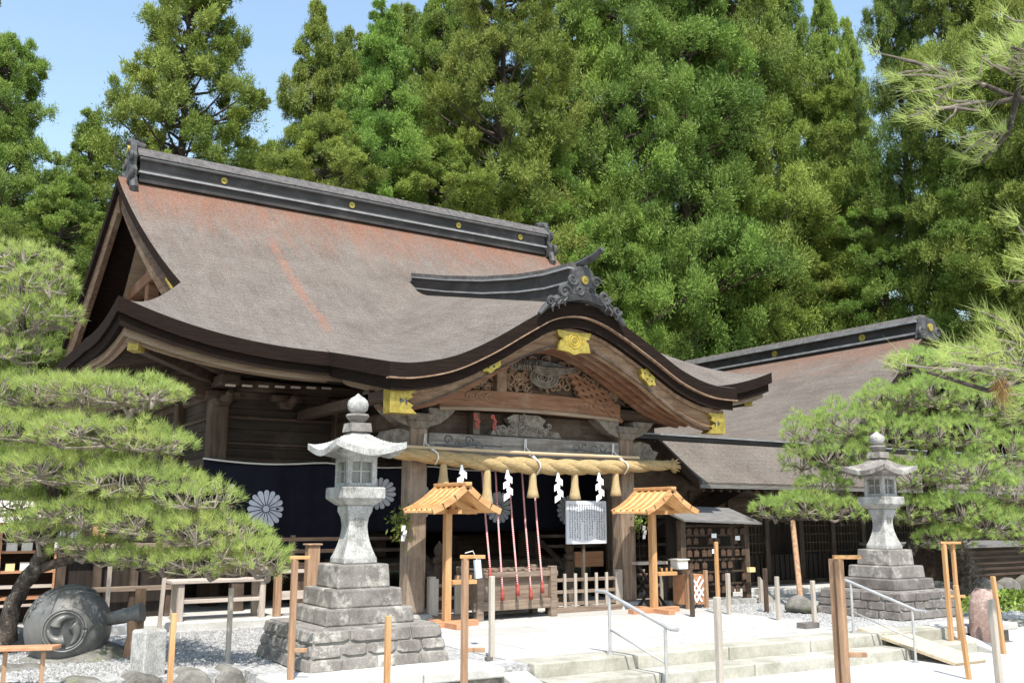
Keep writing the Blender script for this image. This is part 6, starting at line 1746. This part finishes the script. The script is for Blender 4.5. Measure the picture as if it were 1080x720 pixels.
CRH = 20.0
def crown_mesh(name, seed, nclump, rmax, low, per=1250, rnd=(2.3, .16)):
    """leafy crown of a 20 m cedar: rounded leaf clumps carried on boughs, each clump many small leaf faces"""
    r_ = np.random.default_rng(seed)
    Cc, Ss = [], []
    tries = 0
    while len(Cc) < nclump and tries < 9000:
        tries += 1
        u = r_.random(); h = low + (1 - low) * u
        env = rmax * min(1, (1 - u) * rnd[0] + rnd[1]) ** .8 * (.78 + .34 * math.sin(h * 19 + seed) * math.sin(h * 43 + seed * 2)) * (.7 + .3 * min(1, u * 5))
        a = r_.uniform(0, 6.283); rr = env * r_.uniform(.12, 1.0) ** .5
        s = r_.uniform(.48, .95) * (1.0 if u < .6 else 1.0 - (u - .6) * 1.15)
        c_ = np.array((rr * math.cos(a), rr * math.sin(a), h * CRH - s * .3))
        if Cc and np.min(np.linalg.norm((np.array(Cc) - c_) * np.array([1, 1, 1.15]), axis=1)) < (.86 if u < .6 else .86 - (u - .6) * 1.2): continue
        Cc.append(c_); Ss.append(s)
    Cc = np.array(Cc); Ss = np.array(Ss); nclump = len(Cc)
    # every clump is built of knots, every knot of leaves
    nk = 11
    kd = r_.normal(0, 1, (nclump * nk, 3)); kd /= np.linalg.norm(kd, axis=1, keepdims=True)
    kc = np.repeat(np.arange(nclump), nk)
    kp = Cc[kc] + kd * (Ss[kc] * r_.uniform(.35, .85, len(kc)))[:, None] * np.array([1, 1, .58])
    ks = Ss[kc] * r_.uniform(.22, .42, len(kc))
    n = nclump * per; ki = r_.integers(0, len(kc), n)
    d = r_.normal(0, 1, (n, 3)); d /= np.linalg.norm(d, axis=1, keepdims=True)
    P = kp[ki] + d * (ks[ki] * np.where(r_.random(n) < .14, r_.uniform(1.0, 1.9, n), r_.uniform(.3, 1.05, n) ** .6))[:, None]
    ax = d * .75 + kd[ki] * .3 + np.array([0, 0, .35]) + r_.normal(0, .45, (n, 3)); ax /= np.linalg.norm(ax, axis=1, keepdims=True)
    face = kd[ki] * .8 + np.array([0, 0, .5]) + r_.normal(0, .6, (n, 3))
    sd = np.cross(ax, face); sd /= np.linalg.norm(sd, axis=1, keepdims=True) + 1e-9
    l = r_.uniform(.055, .115, (n, 1)); w = r_.uniform(.010, .019, (n, 1))
    V = np.empty((n * 4, 3)); V[0::4] = P - ax * l * .6; V[1::4] = P + sd * w + ax * l * .1; V[2::4] = P + ax * l; V[3::4] = P - sd * w + ax * l * .1
    tone = np.clip(r_.uniform(0, .55, nclump)[kc[ki]] + r_.uniform(0, .25, len(kc))[ki] + r_.uniform(0, .25, n), 0, 1)
    return quads_object(name, V, 4, tone, LEAF, 'mesh'), Cc
def trunk_mesh(Cc, seed):
    r_ = np.random.default_rng(seed + 90); m = MB()
    m.tube([(r_.normal(0, .05), r_.normal(0, .05), z) for z in lin(-.5, 19.3, 14)], [.36 * (1 - z / 21) + .02 for z in lin(0, 19.5, 14)], 9)
    for k in r_.choice(len(Cc), len(Cc) * 3 // 5, replace=False):
        c_ = Vector(Cc[k]); s = Vector((0, 0, max(.5, c_.z - .25 - .22 * math.hypot(c_.x, c_.y))))
        m.tube([s, s.lerp(c_, .55) + Vector((0, 0, -.1)), c_], [.06, .04, .018], 5, cap=False)
    me = bpy.data.meshes.new('trunk'); me.from_pydata(m.v, [], m.f); me.materials.append(BARK_R)
    me.polygons.foreach_set('use_smooth', [True] * len(me.polygons)); me.update(); return me
VAR = []
for sd_, nc, rm, lo_ in ((1, 290, 3.0, .08), (2, 315, 3.2, .05), (3, 255, 2.9, .20), (4, 300, 3.3, .08), (5, 210, 2.5, .12)):
    cm, Cc = crown_mesh('crown', sd_, nc, rm, lo_, rnd=(3.6, .22) if sd_ in (2, 4) else (2.3, .16)); VAR.append((cm, trunk_mesh(Cc, sd_)))
TREES = [  # px, top py, half width px, distance, variant, label
 (12, 40, 56, 25, 1, 'dark rounded cedar at the left edge, reaching just above the pine'),
 (-22, -60, 50, 33, 0, 'tall cedar in the top left corner of the photo'),
 (100, 118, 56, 33, 4, 'lower cedar left of the hall ridge, between the left edge and the tall cedar'),
 (205, -46, 72, 29, 1, 'tall broad cedar standing alone against the sky behind the left end of the ridge'),
 (278, 150, 55, 33, 3, 'low cedar filling the gap under the sky right of the lone tall cedar'),
 (336, 2, 52, 33, 4, 'narrow pointed cedar against the sky right of the left gap'),
 (408, 8, 62, 30, 0, 'round topped olive cedar behind the middle of the main ridge'),
 (470, -2, 60, 34, 1, 'cedar whose top just leaves the photo above the middle of the ridge'),
 (374, 36, 46, 36, 1, 'cedar standing between the pointed one and the round topped olive one'),
 (345, 120, 60, 27, 3, 'lower cedar directly behind the main ridge, below the pointed one'),
 (530, -70, 70, 28, 1, 'tall dense cedar above the right half of the main ridge'),
 (600, -90, 62, 35, 0, 'tall cedar behind the right end of the main ridge'),
 (650, -110, 64, 30, 3, 'tall cedar above the porch ridge tip'),
 (712, -120, 80, 26, 2, 'tall cedar with a bare trunk right of the curved porch gable'),
 (775, -110, 62, 34, 0, 'tall cedar right of the bare trunked one, behind the side hall ridge'),
 (823, -50, 50, 40, 4, 'thin distant cedar with a bare stem left of the right sky gap'),
 (893, 20, 34, 44, 4, 'wispy far cedar showing through the right sky gap'),
 (866, -20, 38, 39, 4, 'slim far cedar at the left side of the right sky gap'),
 (425, 12, 60, 36, 3, 'far round topped cedar behind the olive one above the main ridge'),
 (740, -60, 60, 38, 1, 'tall cedar filling the background between the bare trunked one and the side hall'),
 (872, 92, 60, 31, 1, 'lower rounded cedar under the right sky gap'),
 (935, -90, 46, 36, 4, 'slender cedar just right of the right sky gap'),
 (992, -110, 58, 29, 2, 'tall cedar with dark trunk above the side hall ridge ornament'),
 (1050, -90, 62, 33, 0, 'tall cedar at the upper right behind the near pine'),
 (1105, -70, 70, 27, 1, 'dense cedar at the right edge of the photo'),
 (470, 150, 66, 25, 3, 'lower bushy cedar close behind the middle of the ridge'),
 (570, 140, 60, 26, 1, 'lower bushy cedar close behind the right end of the ridge'),
 (645, 150, 56, 24, 0, 'light green bushy cedar right of the main ridge end'),
 (770, 170, 64, 24, 3, 'broad low cedar between the porch gable and the side hall'),
 (850, 205, 66, 26, 1, 'broad low cedar above the middle of the side hall ridge'),
 (925, 190, 56, 24.5, 3, 'low bright cedar behind the side hall ridge ornament'),
 (1020, 160, 64, 25.5, 1, 'low dark cedar behind the near pine boughs'),
 (150, 170, 50, 25, 0, 'low cedar close behind the left end of the main ridge'),
 (70, 190, 60, 23, 3, 'low bushy cedar left of the gable'),
]
for i, (px, py, hw, d, v, lb_) in enumerate(TREES):
    top = atd(px, py, d)
    while (0 < top.x < 14.8 and top.y < 23.9) or (9 < top.x < 30 and top.y < 23.6):
        d += .4; top = atd(px, py, d)
    gz = max(-.4, -.4 + 11 * (max(0, (top.y - 27) / 60)) ** 1.5) - .2 if top.y > 27 else 0
    cm, tm = VAR[v]
    t = thing('cedar_tree', lb_, 'cedar tree', (top.x, top.y, gz), 'cedar trees of the forest behind the hall')
    sz = (top.z - gz) / CRH; sx = hw * d / 1000 / 2.75
    for nm, me in (('crown', cm), ('trunk', tm)):
        o = bpy.data.objects.new(nm, me); COL.objects.link(o); o.parent = t; o.scale = (sx, sx, sz)
    t.rotation_euler = (0, 0, i * 1.7)
# the wood further up the slope, one mass
r_ = np.random.default_rng(77); n = 230000
cxs = r_.uniform(-30, 75, 700); cys = r_.uniform(44, 60, 700); u_ = r_.random(700)
hz = np.array([-.4 + 11 * ((y - 27) / 60) ** 1.5 for y in cys]); czs = hz + u_ * 13.5
ci = r_.integers(0, 700, n); d = r_.normal(0, 1, (n, 3)); d /= np.linalg.norm(d, axis=1, keepdims=True)
P = np.stack([cxs[ci], cys[ci], czs[ci]], 1) + d * (r_.random((n, 1)) ** .4) * np.array([2.0, 1.6, 1.5])
ax = d * .7 + np.array([0, 0, .6]) + r_.normal(0, .4, (n, 3)); ax /= np.linalg.norm(ax, axis=1, keepdims=True)
sd = np.cross(ax, r_.normal(0, 1, (n, 3))); sd /= np.linalg.norm(sd, axis=1, keepdims=True)
V = np.empty((n * 4, 3)); V[0::4] = P - ax * .2; V[1::4] = P + sd * .11; V[2::4] = P + ax * .3; V[3::4] = P - sd * .11
wd = quads_object('far_wood', V, 4, np.clip(r_.random(700)[ci] * .5 + r_.random(n) * .3, 0, 1), LEAF)
wd['kind'] = 'stuff'; wd['label'] = 'dense far wood filling the slope behind the cedars'; wd['category'] = 'wood'
